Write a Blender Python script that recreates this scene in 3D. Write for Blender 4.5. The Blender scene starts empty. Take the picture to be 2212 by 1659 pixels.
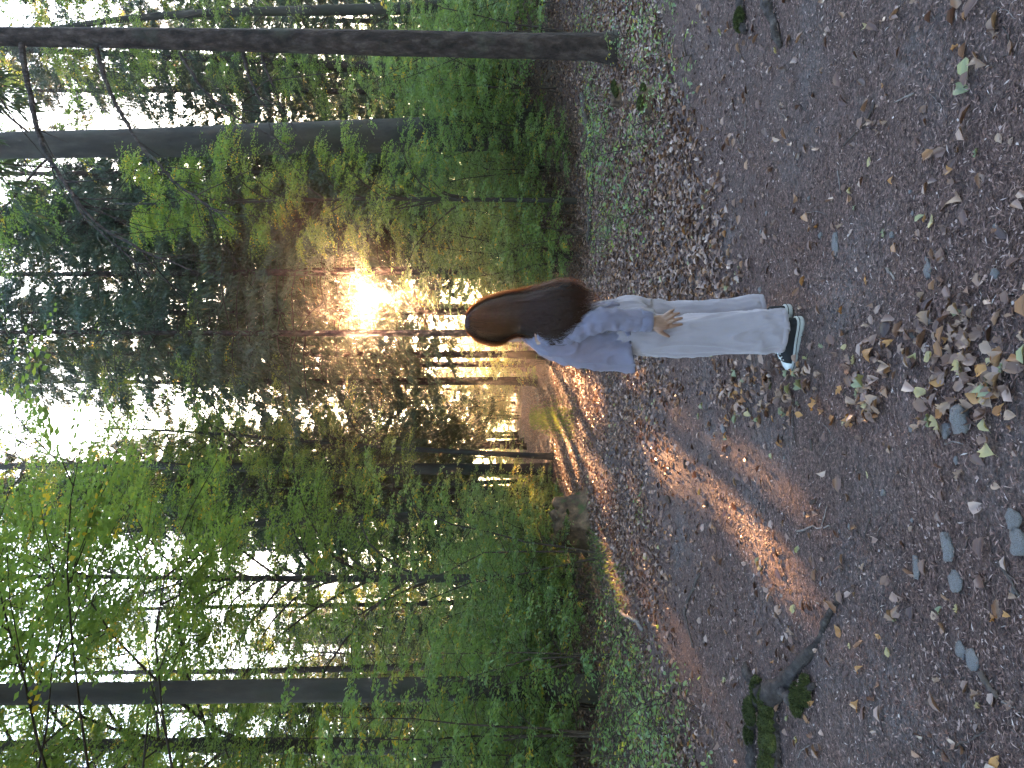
import bpy, math, random
import numpy as np
from mathutils import Vector, Matrix, Euler
from mathutils import noise as mnoise

random.seed(7)
RNG = np.random.default_rng(7)
scene = bpy.context.scene
COL = scene.collection

# ------------------------------------------------------------------ camera
# a phone held upright at chest height; the frame was stored lying on its side, so the camera is rolled a quarter turn
EYE = 1.40
cam_d = bpy.data.cameras.new('camera')
cam = bpy.data.objects.new('camera', cam_d)
COL.objects.link(cam)
cam_d.sensor_fit = 'HORIZONTAL'
cam_d.sensor_width = 36.0
cam_d.lens = 26.0
cam_d.clip_start = 0.05
cam_d.clip_end = 1000.0
cam.matrix_world = Matrix(((0, 1, 0, 0), (0, 0, -1, 0), (-1, 0, 0, EYE), (0, 0, 0, 1)))
scene.camera = cam

# ------------------------------------------------------------------ light
SUN = Vector((0.122, 1.0, 0.192)).normalized()
SUN_EL = math.asin(SUN.z)
SUN_AZ = math.atan2(SUN.x, SUN.y)
world = bpy.data.worlds.new('World')
scene.world = world
world.use_nodes = True
wn, wl = world.node_tree.nodes, world.node_tree.links
wn.clear()
sky = wn.new('ShaderNodeTexSky')
sky.sky_type = 'NISHITA'
sky.sun_disc = False
sky.sun_elevation = SUN_EL
sky.sun_rotation = SUN_AZ
sky.altitude = 300
sky.air_density = 1.0
sky.dust_density = 2.6
sky.ozone_density = 1.8
bg = wn.new('ShaderNodeBackground')
bg.inputs['Strength'].default_value = 0.15
wo = wn.new('ShaderNodeOutputWorld')
wl.new(sky.outputs[0], bg.inputs['Color'])
wl.new(bg.outputs[0], wo.inputs['Surface'])

sun_d = bpy.data.lights.new('sun', 'SUN')
sun_d.energy = 5.0
sun_d.angle = math.radians(0.5)
sun_d.color = (1.0, 0.50, 0.22)
sun = bpy.data.objects.new('sun', sun_d)
COL.objects.link(sun)
sun.rotation_euler = (-SUN).to_track_quat('-Z', 'Y').to_euler()

vs = scene.view_settings
vs.view_transform = 'Standard'
vs.look = 'None'
vs.exposure = 4.05
vs.gamma = 1.0
vs.use_curve_mapping = False
cy = scene.cycles
cy.max_bounces = 8
cy.diffuse_bounces = 4
cy.glossy_bounces = 2
cy.transmission_bounces = 4
cy.transparent_max_bounces = 4
cy.volume_bounces = 0
cy.use_denoising = True
cy.sample_clamp_indirect = 6.0

# ------------------------------------------------------------------ helpers
SP = 1598.0            # focal length in units of a 2212-tall upright frame
CX, CYP = 829.5, 1106.0


def gy(py):
    return EYE * SP / (py - CYP)


def gnd(px, py):
    Y = gy(py)
    return (px - CX) / SP * Y, Y


def sm(a, b, x):
    t = np.clip((np.asarray(x, float) - a) / (b - a), 0, 1)
    return t * t * (3 - 2 * t)


def path_x(y):
    return -0.05 - 0.045 * (np.asarray(y, float) - 3.0)


def hgt(x, y):
    """height of the forest floor"""
    x = np.asarray(x, float)
    y = np.asarray(y, float)
    d = x - path_x(y)
    h = 1.5 * sm(2.6, 8.5, d) * sm(10.5, 19, y)
    h = h + 0.45 * sm(2.6, 7.0, -d) * sm(7, 14, y)
    h = h + 0.0215 * np.maximum(0, y - 24) * sm(20, 40, y) * (1 - 0.5 * sm(70, 110, y))
    near = 1 - sm(6, 18, y)
    h = h + 0.018 * np.sin(1.7 * x + 0.6) * np.sin(1.3 * y + 1.0) * near
    h = h + 0.10 * np.sin(0.55 * x + 2.0) * np.sin(0.43 * y) * (1 - near) * sm(1.5, 4, np.abs(d))
    # two wheel ruts with a slightly raised strip between them
    h = h - 0.025 * np.exp(-((np.abs(d) - 0.75) / 0.35) ** 2) + 0.012 * np.exp(-(d / 0.3) ** 2)
    return h


def H1(x, y):
    return float(hgt(x, y))


def tag(o, label=None, cat=None, group=None, kind=None):
    if label:
        o['label'] = label
    if cat:
        o['category'] = cat
    if group:
        o['group'] = group
    if kind:
        o['kind'] = kind
    return o


def link(o, parent=None):
    COL.objects.link(o)
    if parent is not None:
        o.parent = parent
    return o


def empty(name, loc=(0, 0, 0), rz=0.0, sc=1.0):
    o = bpy.data.objects.new(name, None)
    o.empty_display_size = 0.1
    o.location = loc
    o.rotation_euler = (0, 0, rz)
    o.scale = (sc, sc, sc)
    COL.objects.link(o)
    return o


def mesh_np(name, V, F, mat=None, smooth=False, tint=None):
    """V (n,3), F (m,k) -> mesh; tint = one value per face"""
    V = np.ascontiguousarray(V, dtype=np.float32).reshape(-1, 3)
    F = np.ascontiguousarray(F, dtype=np.int32)
    me = bpy.data.meshes.new(name)
    m, k = F.shape
    me.vertices.add(len(V))
    me.vertices.foreach_set('co', V.ravel())
    me.loops.add(m * k)
    me.loops.foreach_set('vertex_index', F.ravel())
    me.polygons.add(m)
    me.polygons.foreach_set('loop_start', np.arange(0, m * k, k, dtype=np.int32))
    me.polygons.foreach_set('loop_total', np.full(m, k, dtype=np.int32))
    if smooth:
        me.polygons.foreach_set('use_smooth', np.ones(m, dtype=bool))
    me.update(calc_edges=True)
    if tint is not None:
        a = me.attributes.new('tint', 'FLOAT', 'FACE')
        a.data.foreach_set('value', np.ascontiguousarray(tint, dtype=np.float32))
    if mat:
        me.materials.append(mat)
    return me


def obj(name, me, parent=None):
    return link(bpy.data.objects.new(name, me), parent)


class MB:
    """collects quads / tris of one mesh"""

    def __init__(s):
        s.V, s.F, s.n = [], [], 0

    def add(s, V, F):
        V = np.asarray(V, float).reshape(-1, 3)
        F = np.asarray(F, int)
        if F.shape[1] == 3:
            F = np.concatenate([F, F[:, 2:3]], 1)
        s.V.append(V)
        s.F.append(F + s.n)
        s.n += len(V)

    def tube(s, pts, rad, n=8, cap=True, wob=0.0, up=None):
        pts = np.asarray(pts, float)
        rad = np.broadcast_to(np.asarray(rad, float), (len(pts),))
        m = len(pts)
        T = np.gradient(pts, axis=0)
        T /= np.linalg.norm(T, axis=1, keepdims=True) + 1e-9
        ref = np.array(up if up is not None else ((0, 0, 1.0) if abs(T[0][2]) < 0.8 else (1.0, 0, 0)))
        A = np.cross(T, ref)
        A /= np.linalg.norm(A, axis=1, keepdims=True) + 1e-9
        B = np.cross(T, A)
        th = np.linspace(0, 2 * math.pi, n, endpoint=False)
        r = rad[:, None] * (1 + wob * RNG.normal(size=(m, n)))
        V = pts[:, None] + r[..., None] * (np.cos(th)[None, :, None] * A[:, None] + np.sin(th)[None, :, None] * B[:, None])
        s.rings(V, cap)

    def rings(s, V, cap=True, closed=True):
        m, n = V.shape[:2]
        i = np.arange(m - 1)[:, None]
        j = np.arange(n if closed else n - 1)[None]
        j2 = (j + 1) % n
        F = np.stack([i * n + j, i * n + j2, (i + 1) * n + j2, (i + 1) * n + j], -1).reshape(-1, 4)
        base = s.n
        s.add(V.reshape(-1, 3), F)
        if cap:
            c0, c1 = V[0].mean(0), V[-1].mean(0)
            k = s.n
            s.V.append(np.array([c0, c1]))
            s.n += 2
            jj = np.arange(n)
            j3 = (jj + 1) % n
            s.F.append(np.stack([np.full(n, k), base + j3, base + jj, base + jj], -1))
            o = base + (m - 1) * n
            s.F.append(np.stack([np.full(n, k + 1), o + jj, o + j3, o + j3], -1))

    def ellipsoid(s, c, r, R=None, nu=16, nv=10):
        u = np.linspace(0, 2 * math.pi, nu, endpoint=False)
        v = np.linspace(-math.pi / 2 + 0.05, math.pi / 2 - 0.05, nv)
        P = np.stack([np.cos(v)[:, None] * np.cos(u), np.cos(v)[:, None] * np.sin(u), np.repeat(np.sin(v)[:, None], nu, 1)], -1) * np.asarray(r)
        if R is not None:
            P = P @ np.asarray(R).T
        s.rings(P + np.asarray(c), True)

    def mesh(s, name, mat=None, smooth=True):
        V = np.concatenate(s.V)
        F = np.concatenate(s.F)
        me = bpy.data.meshes.new(name)
        tri = F[:, 2] == F[:, 3]
        cnt = np.where(tri, 3, 4).astype(np.int32)
        me.vertices.add(len(V))
        me.vertices.foreach_set('co', V.astype(np.float32).ravel())
        keep = np.ones(F.shape, bool)
        keep[tri, 3] = False
        loops = F[keep].astype(np.int32)
        me.loops.add(len(loops))
        me.loops.foreach_set('vertex_index', loops)
        me.polygons.add(len(F))
        st = np.concatenate([[0], np.cumsum(cnt)[:-1]]).astype(np.int32)
        me.polygons.foreach_set('loop_start', st)
        me.polygons.foreach_set('loop_total', cnt)
        if smooth:
            me.polygons.foreach_set('use_smooth', np.ones(len(F), bool))
        me.update(calc_edges=True)
        me.validate()
        if mat:
            me.materials.append(mat)
        return me


def unit(a):
    return a / (np.linalg.norm(a, axis=-1, keepdims=True) + 1e-9)


# ------------------------------------------------------------------ materials
def new_mat(name):
    m = bpy.data.materials.new(name)
    m.use_nodes = True
    nt = m.node_tree
    nt.nodes.clear()
    return m, nt.nodes, nt.links


def ramp(n, stops):
    r = n.new('ShaderNodeValToRGB')
    e = r.color_ramp.elements
    e[0].position, e[0].color = stops[0][0], (*stops[0][1], 1)
    e[1].position, e[1].color = stops[-1][0], (*stops[-1][1], 1)
    for p, c in stops[1:-1]:
        k = e.new(p)
        k.color = (*c, 1)
    return r


def leaf_mat(name, stops, trans=0.45, gain=1.5, rough=0.45, spec=0.5, hue=0.10):
    m, n, l = new_mat(name)
    at = n.new('ShaderNodeAttribute')
    at.attribute_name = 'tint'
    oi = n.new('ShaderNodeObjectInfo')
    ad = n.new('ShaderNodeMath')
    ad.operation = 'MULTIPLY_ADD'
    l.new(oi.outputs['Random'], ad.inputs[0])
    ad.inputs[1].default_value = hue
    l.new(at.outputs['Fac'], ad.inputs[2])
    r = ramp(n, stops)
    l.new(ad.outputs[0], r.inputs[0])
    p = n.new('ShaderNodeBsdfPrincipled')
    p.inputs['Roughness'].default_value = rough
    p.inputs['Specular IOR Level'].default_value = spec
    l.new(r.outputs[0], p.inputs['Base Color'])
    t = n.new('ShaderNodeBsdfTranslucent')
    g = n.new('ShaderNodeMixRGB')
    g.blend_type = 'MULTIPLY'
    g.inputs[0].default_value = 1
    g.inputs[2].default_value = (gain * 1.12, gain, gain * 0.55, 1)
    l.new(r.outputs[0], g.inputs[1])
    l.new(g.outputs[0], t.inputs[0])
    mx = n.new('ShaderNodeMixShader')
    mx.inputs[0].default_value = trans
    l.new(p.outputs[0], mx.inputs[1])
    l.new(t.outputs[0], mx.inputs[2])
    o = n.new('ShaderNodeOutputMaterial')
    l.new(mx.outputs[0], o.inputs['Surface'])
    return m


def noise_mat(name, cols, scale=8, detail=8, rough=0.85, stretch=(1, 1, 1), bump=0.3, bscale=None, bdist=0.02, second=None, spec=0.2, coord='Object'):
    m, n, l = new_mat(name)
    tc = n.new('ShaderNodeTexCoord')
    mp = n.new('ShaderNodeMapping')
    mp.inputs['Scale'].default_value = stretch
    l.new(tc.outputs[coord], mp.inputs[0])
    nz = n.new('ShaderNodeTexNoise')
    nz.inputs['Scale'].default_value = scale
    nz.inputs['Detail'].default_value = detail
    nz.inputs['Roughness'].default_value = 0.65
    l.new(mp.outputs[0], nz.inputs['Vector'])
    k = len(cols)
    r = ramp(n, [(0.3 + 0.4 * i / (k - 1), c) for i, c in enumerate(cols)])
    l.new(nz.outputs['Fac'], r.inputs[0])
    col = r.outputs[0]
    if second:
        c2, s2, lo, hi = second
        n2 = n.new('ShaderNodeTexNoise')
        n2.inputs['Scale'].default_value = s2
        n2.inputs['Detail'].default_value = 5
        l.new(tc.outputs[coord], n2.inputs['Vector'])
        r2 = ramp(n, [(lo, (0, 0, 0)), (hi, (1, 1, 1))])
        l.new(n2.outputs['Fac'], r2.inputs[0])
        mx = n.new('ShaderNodeMixRGB')
        l.new(r2.outputs[0], mx.inputs[0])
        l.new(col, mx.inputs[1])
        mx.inputs[2].default_value = (*c2, 1)
        col = mx.outputs[0]
    p = n.new('ShaderNodeBsdfPrincipled')
    p.inputs['Roughness'].default_value = rough
    p.inputs['Specular IOR Level'].default_value = spec
    l.new(col, p.inputs['Base Color'])
    if bump:
        nb = n.new('ShaderNodeTexNoise')
        nb.inputs['Scale'].default_value = bscale or scale * 2
        nb.inputs['Detail'].default_value = 6
        l.new(mp.outputs[0], nb.inputs['Vector'])
        b = n.new('ShaderNodeBump')
        b.inputs['Strength'].default_value = bump
        b.inputs['Distance'].default_value = bdist
        l.new(nb.outputs['Fac'], b.inputs['Height'])
        l.new(b.outputs[0], p.inputs['Normal'])
    o = n.new('ShaderNodeOutputMaterial')
    l.new(p.outputs[0], o.inputs['Surface'])
    return m


GREEN = [(0.0, (0.060, 0.098, 0.034)), (0.4, (0.105, 0.160, 0.042)), (0.75, (0.155, 0.205, 0.045)), (0.93, (0.22, 0.23, 0.035)), (1.0, (0.38, 0.26, 0.03))]
M = {}
M['beech_leaf'] = leaf_mat('beech_leaf', GREEN, 0.5, 2.0, 0.38, 0.5, 0.15)
M['sapling_leaf'] = leaf_mat('sapling_leaf', [(0.0, (0.078, 0.128, 0.055)), (0.5, (0.128, 0.192, 0.066)), (0.85, (0.18, 0.235, 0.062)), (0.95, (0.24, 0.24, 0.04)), (1.0, (0.36, 0.26, 0.03))], 0.5, 2.0, 0.30, 0.8, 0.1)
M['needle'] = leaf_mat('needle', [(0.0, (0.028, 0.044, 0.030)), (0.6, (0.052, 0.075, 0.042)), (0.93, (0.085, 0.10, 0.045)), (1.0, (0.19, 0.12, 0.03))], 0.3, 1.5, 0.6, 0.3, 0.1)
M['litter_leaf'] = leaf_mat('litter_leaf', [(0.0, (0.050, 0.022, 0.015)), (0.3, (0.115, 0.054, 0.036)), (0.6, (0.215, 0.116, 0.080)), (0.86, (0.38, 0.245, 0.19)), (0.95, (0.24, 0.10, 0.034)), (1.0, (0.28, 0.25, 0.11))], 0.12, 1.2, 0.45, 0.5, 0.0)  # palest leaf tone raised: whitish glints are put into the colour
M['debris'] = leaf_mat('debris', [(0.0, (0.0320, 0.0163, 0.0130)), (0.3, (0.0880, 0.0444, 0.0331)), (0.6, (0.1760, 0.0925, 0.0691)), (0.85, (0.3360, 0.2146, 0.1728)), (1.0, (0.4960, 0.3922, 0.3384))], 0.0, 1.0, 0.7, 0.25, 0.0)
M['grass'] = leaf_mat('grass', [(0.0, (0.05, 0.09, 0.025)), (1.0, (0.15, 0.20, 0.05))], 0.4, 1.6, 0.5, 0.3, 0.0)
M['leaf_yellow'] = leaf_mat('leaf_yellow', [(0.0, (0.2720, 0.1850, 0.0648)), (1.0, (0.4000, 0.3182, 0.1584))], 0.2, 1.2, 0.5, 0.4, 0.5)
M['leaf_green'] = leaf_mat('leaf_green', [(0.0, (0.1360, 0.1406, 0.0648)), (1.0, (0.2560, 0.2442, 0.1368))], 0.2, 1.2, 0.5, 0.4, 0.5)
M['leaf_orange'] = leaf_mat('leaf_orange', [(0.0, (0.20, 0.075, 0.022)), (1.0, (0.42, 0.20, 0.06))], 0.2, 1.2, 0.5, 0.4, 0.5)
M['leaf_tan'] = leaf_mat('leaf_tan', [(0.0, (0.17, 0.090, 0.052)), (1.0, (0.33, 0.205, 0.135))], 0.12, 1.2, 0.55, 0.4, 0.6)
M['leaf_brown'] = leaf_mat('leaf_brown', [(0.0, (0.10, 0.05, 0.032)), (1.0, (0.22, 0.12, 0.08))], 0.12, 1.2, 0.5, 0.4, 0.6)
M['beech_bark'] = noise_mat('beech_bark', [(0.017, 0.013, 0.010), (0.034, 0.026, 0.019), (0.056, 0.044, 0.033)], 3.0, 8, 0.8, (1, 1, 0.35), 0.5, 14, 0.03, ((0.026, 0.026, 0.013), 1.2, 0.50, 0.7))
M['spruce_bark'] = noise_mat('spruce_bark', [(0.010, 0.007, 0.005), (0.034, 0.021, 0.016), (0.085, 0.058, 0.046)], 11, 10, 0.9, (1, 1, 0.5), 1.0, 20, 0.05, ((0.045, 0.045, 0.030), 2.0, 0.55, 0.75))
M['far_bark'] = noise_mat('far_bark', [(0.0310, 0.0205, 0.0156), (0.0589, 0.0399, 0.0302)], 5, 5, 0.9, (1, 1, 0.3), 0.3, 14, 0.02)
M['twig'] = noise_mat('twig', [(0.0310, 0.0205, 0.0146), (0.0620, 0.0427, 0.0312)], 20, 3, 0.85, bump=0)
M['stick'] = noise_mat('stick', [(0.0800, 0.0570, 0.0459), (0.1600, 0.1216, 0.1036), (0.2720, 0.2204, 0.1924)], 18, 6, 0.85, bump=0.4, bscale=60, bdist=0.004)
M['dark_stick'] = noise_mat('dark_stick', [(0.0400, 0.0289, 0.0237), (0.0960, 0.0684, 0.0555)], 18, 6, 0.85, bump=0.4, bscale=60, bdist=0.004)
M['root'] = noise_mat('root', [(0.016, 0.011, 0.009), (0.040, 0.028, 0.023), (0.090, 0.068, 0.058)], 22, 10, 0.9, bump=1.0, bscale=45, bdist=0.015)
M['rot_wood'] = noise_mat('rot_wood', [(0.035, 0.022, 0.016), (0.09, 0.055, 0.035), (0.20, 0.12, 0.07)], 6, 10, 0.95, bump=1.0, bscale=18, bdist=0.03, second=((0.06, 0.075, 0.025), 4.0, 0.58, 0.68))
M['moss'] = noise_mat('moss', [(0.0208, 0.0240, 0.0080), (0.0480, 0.0525, 0.0144), (0.0880, 0.0863, 0.0240)], 40, 8, 1.0, bump=1.0, bscale=140, bdist=0.01)
M['stone'] = noise_mat('stone', [(0.15, 0.128, 0.118), (0.22, 0.193, 0.180), (0.33, 0.295, 0.28)], 30, 10, 0.85, bump=0.8, bscale=60, bdist=0.008, second=((0.10, 0.068, 0.054), 18, 0.5, 0.66))
M['cone'] = noise_mat('cone', [(0.035, 0.022, 0.016), (0.09, 0.055, 0.04)], 60, 4, 0.85, bump=0.2)

# ------------------------------------------------------------------ ground
def soil_mat(name, grey):
    m, n, l = new_mat(name)
    tc = n.new('ShaderNodeTexCoord')
    def nz(sc, det, rgh=0.6):
        k = n.new('ShaderNodeTexNoise')
        k.inputs['Scale'].default_value = sc
        k.inputs['Detail'].default_value = det
        k.inputs['Roughness'].default_value = rgh
        l.new(tc.outputs['Object'], k.inputs['Vector'])
        return k
    f = nz(95, 8, 0.75)
    r1 = ramp(n, [(0.30, (0.018, 0.010, 0.008)), (0.45, (0.072, 0.041, 0.032)), (0.57, (0.140, 0.084, 0.067)), (0.68, (0.27, 0.18, 0.15))])
    l.new(f.outputs['Fac'], r1.inputs[0])
    f2 = nz(130, 8, 0.75)
    r2 = ramp(n, [(0.32, (0.052, 0.040, 0.036)), (0.5, (0.105, 0.085, 0.078)), (0.68, (0.21, 0.18, 0.168))])
    l.new(f2.outputs['Fac'], r2.inputs[0])
    f3 = nz(42, 5, 0.8)
    r3 = ramp(n, [(0.36, (0.35, 0.33, 0.32)), (0.5, (1, 1, 1)), (0.64, (1.9, 1.8, 1.75))])
    l.new(f3.outputs['Fac'], r3.inputs[0])
    big = nz(0.9, 6)
    rb = ramp(n, [(grey, (0, 0, 0)), (grey + 0.24, (1, 1, 1))])
    l.new(big.outputs['Fac'], rb.inputs[0])
    mx = n.new('ShaderNodeMixRGB')
    l.new(rb.outputs[0], mx.inputs[0])
    l.new(r1.outputs[0], mx.inputs[1])
    l.new(r2.outputs[0], mx.inputs[2])
    mz = n.new('ShaderNodeMixRGB')
    mz.blend_type = 'MULTIPLY'
    mz.inputs[0].default_value = 0.8
    l.new(mx.outputs[0], mz.inputs[1])
    l.new(r3.outputs[0], mz.inputs[2])
    mx = mz
    p = n.new('ShaderNodeBsdfPrincipled')
    p.inputs['Roughness'].default_value = 0.9
    p.inputs['Specular IOR Level'].default_value = 0.2
    l.new(mx.outputs[0], p.inputs['Base Color'])
    b = n.new('ShaderNodeBump')
    b.inputs['Strength'].default_value = 0.9
    b.inputs['Distance'].default_value = 0.012
    l.new(f.outputs['Fac'], b.inputs['Height'])
    l.new(b.outputs[0], p.inputs['Normal'])
    o = n.new('ShaderNodeOutputMaterial')
    l.new(p.outputs[0], o.inputs['Surface'])
    return m


M['soil'] = soil_mat('soil', 0.52)
M['path_soil'] = soil_mat('path_soil', 0.46)


def grid_mesh(name, xs, ys, zf, mat):
    X, Y = np.meshgrid(xs, ys)
    Z = zf(X, Y)
    V = np.stack([X, Y, Z], -1).reshape(-1, 3)
    nx, ny = X.shape[1], X.shape[0]
    i = np.arange(ny - 1)[:, None]
    j = np.arange(nx - 1)[None]
    F = np.stack([i * nx + j, i * nx + j + 1, (i + 1) * nx + j + 1, (i + 1) * nx + j], -1).reshape(-1, 4)
    return mesh_np(name, V, F, mat, True)


def spaced(a, b, n, p):
    t = np.linspace(0, 1, n)
    return a + (b - a) * t ** p


xs = np.concatenate([-spaced(0, 150, 110, 2.4)[::-1], spaced(0, 150, 110, 2.4)[1:]])
ys = np.concatenate([np.linspace(-60, 0.4, 16), spaced(0.5, 190, 240, 2.2)])
ground = obj('ground', grid_mesh('ground', xs, ys, hgt, M['soil']))
tag(ground, 'forest floor of brown needle and leaf litter under the trees', 'ground', kind='structure')

# the trodden two-track path, a sheet 6 mm above the floor with ragged edges
py_ = spaced(0.2, 100, 260, 1.9)
nx_ = 40
ts = np.linspace(-1, 1, nx_)
rows = []
for y in py_:
    wl_ = 1.35 + 0.25 * mnoise.noise((y * 0.7, 3.1, 0)) + 0.12 * mnoise.noise((y * 3.1, 9, 0))
    wr_ = 1.35 + 0.25 * mnoise.noise((y * 0.7, 7.7, 0)) + 0.12 * mnoise.noise((y * 3.3, 1, 0))
    c = float(path_x(y))
    rows.append([(c + (t * wr_ if t > 0 else t * wl_), y) for t in ts])
PX = np.array(rows)
# the edge row dips just under the floor so that no step shows
edge = np.minimum(1.0, (1 - np.abs(ts)) * 9)[None, :]
PZ = hgt(PX[..., 0], PX[..., 1]) - 0.006 + 0.012 * edge
i = np.arange(len(py_) - 1)[:, None]
j = np.arange(nx_ - 1)[None]
F = np.stack([i * nx_ + j, i * nx_ + j + 1, (i + 1) * nx_ + j + 1, (i + 1) * nx_ + j], -1).reshape(-1, 4)
path = obj('path', mesh_np('path', np.concatenate([PX, PZ[..., None]], -1), F, M['path_soil'], True))
tag(path, 'trodden two-track forest path of bare grey-brown soil', 'path', kind='structure')

# ------------------------------------------------------------------ leaves
L6 = np.array([(0, 0, 0), (.28, .29, .05), (.68, .25, .035), (1, 0, -.09), (.68, -.25, .035), (.28, -.29, .05)])
F6 = np.array([(0, 3, 2, 1), (0, 5, 4, 3)])
L4 = np.array([(0, 0, 0), (.42, .33, .05), (1, 0, -.06), (.42, -.33, .05)])
F4 = np.array([(0, 3, 2, 1)])


def leaf_verts(P, D, N, S, W, T):
    D = unit(D)
    B = unit(np.cross(N, D))
    N2 = np.cross(D, B)
    W = np.broadcast_to(W, (len(P),))
    return (P[:, None] + S[:, None, None] * (T[None, :, 0:1] * D[:, None] + (T[None, :, 1] * W[:, None])[..., None] * B[:, None] + T[None, :, 2:3] * N2[:, None]))


def leaf_mesh(name, V, tint, T, mat):
    FF = F6 if len(T) == 6 else F4
    n, k = V.shape[:2]
    F = (FF[None] + (np.arange(n) * k)[:, None, None]).reshape(-1, 4)
    return mesh_np(name, V, F, mat, False, np.repeat(tint, len(FF)))


def sprays(O, D, Ln, m, size, rng, T=L4, droop=0.25, up_noise=0.35, fan=0.9):
    """flat beech sprays: m alternate leaves along each twig"""
    n = len(O)
    D = unit(D)
    Z = np.tile([0, 0, 1.0], (n, 1)) + rng.normal(0, 0.25, (n, 3))
    B = unit(np.cross(Z, D))
    t = (np.arange(m) + 0.6) / m
    side = np.where(np.arange(m) % 2 == 0, 1.0, -1.0)
    P = O[:, None] + D[:, None] * (Ln[:, None] * t)[..., None]
    P[..., 2] -= droop * Ln[:, None] * t ** 2
    P = P + rng.normal(0, 0.015, P.shape)
    LD = D[:, None] * 0.62 + B[:, None] * (side * fan)[None, :, None] + rng.normal(0, 0.22, (n, m, 3))
    LD[..., 2] -= 0.22
    N = np.array([0, 0, 1.0]) + rng.normal(0, up_noise, (n, m, 3))
    S = size * (1.05 - 0.3 * t)[None] * rng.uniform(0.65, 1.15, (n, m))
    return leaf_verts(P.reshape(-1, 3), LD.reshape(-1, 3), N.reshape(-1, 3), S.ravel(), 1.0, T)


def limb(p0, az, L, el0, el1, rng, k=7, wig=0.10):
    pts = [np.array(p0, float)]
    a = az
    for q in range(k - 1):
        e = el0 + (el1 - el0) * (q / (k - 2))
        a += rng.normal(0, wig)
        e += rng.normal(0, wig * 0.7)
        pts.append(pts[-1] + L / (k - 1) * np.array([math.cos(a) * math.cos(e), math.sin(a) * math.cos(e), math.sin(e)]))
    return np.array(pts)


def along(pts, t):
    u = t * (len(pts) - 1)
    i = int(min(u, len(pts) - 2))
    return pts[i] + (pts[i + 1] - pts[i]) * (u - i), unit(pts[i + 1] - pts[i])


def gen_beech(seed, H, hb, nb, Lmax, leaf, m=12, per=11, T=L4, el=(0.75, -0.05), nsub=5, taper=0.55, r0=0.035):
    """crown of a beech whose trunk stands at the origin: leaf quads, tints and the limb mesh"""
    rng = np.random.default_rng(seed)
    mb = MB()
    O, D, Ln, tn = [], [], [], []
    az = rng.uniform(0, 6.28)
    for b in range(nb):
        u = (b + rng.uniform(0, 1)) / nb
        z = hb + (H - hb) * u
        az += 2.4 + rng.normal(0, 0.3)
        L = Lmax * (1 - taper * u) * rng.uniform(0.6, 1.1)
        pts = limb((0, 0, z), az, L, el[0] + rng.normal(0, 0.12), el[1] + rng.normal(0, 0.12), rng)
        mb.tube(pts, np.linspace(r0 * (1 - 0.5 * u), 0.006, len(pts)), 5, False)
        twigs = [(pts, 0.30)]
        for q in range(nsub):
            t = rng.uniform(0.25, 0.92)
            p, d = along(pts, t)
            a2 = math.atan2(d[1], d[0]) + rng.choice([-1, 1]) * rng.uniform(0.4, 1.0)
            s = limb(p, a2, L * (0.5 - 0.3 * t) * rng.uniform(0.7, 1.3) + 0.2, 0.2, -0.15, rng, 5, 0.12)
            mb.tube(s, np.linspace(0.010, 0.004, 5), 4, False)
            twigs.append((s, 0.1))
        ctint = rng.uniform(-0.15, 0.15)
        for pts2, t0 in twigs:
            for q in range(per):
                t = rng.uniform(t0, 1.0)
                p, d = along(pts2, t)
                a2 = math.atan2(d[1], d[0]) + rng.choice([-1, 1]) * rng.uniform(0.2, 1.0)
                O.append(p)
                D.append((math.cos(a2), math.sin(a2), rng.normal(-0.05, 0.15)))
                Ln.append(rng.uniform(0.35, 0.75))
                tn.append(ctint)
    O, D, Ln = np.array(O), np.array(D), np.array(Ln)
    V = sprays(O, D, Ln, m, leaf, rng, T)
    tint = np.clip(np.repeat(np.array(tn) + 0.42 + rng.normal(0, 0.12, len(tn)), m) + rng.normal(0, 0.10, len(V)), 0, 0.9)
    hot = np.repeat(rng.uniform(0, 1, len(tn)) < 0.03, m)
    tint[hot] = 0.97
    return dict(V=V, tint=tint, T=T, wood=mb)


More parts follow.
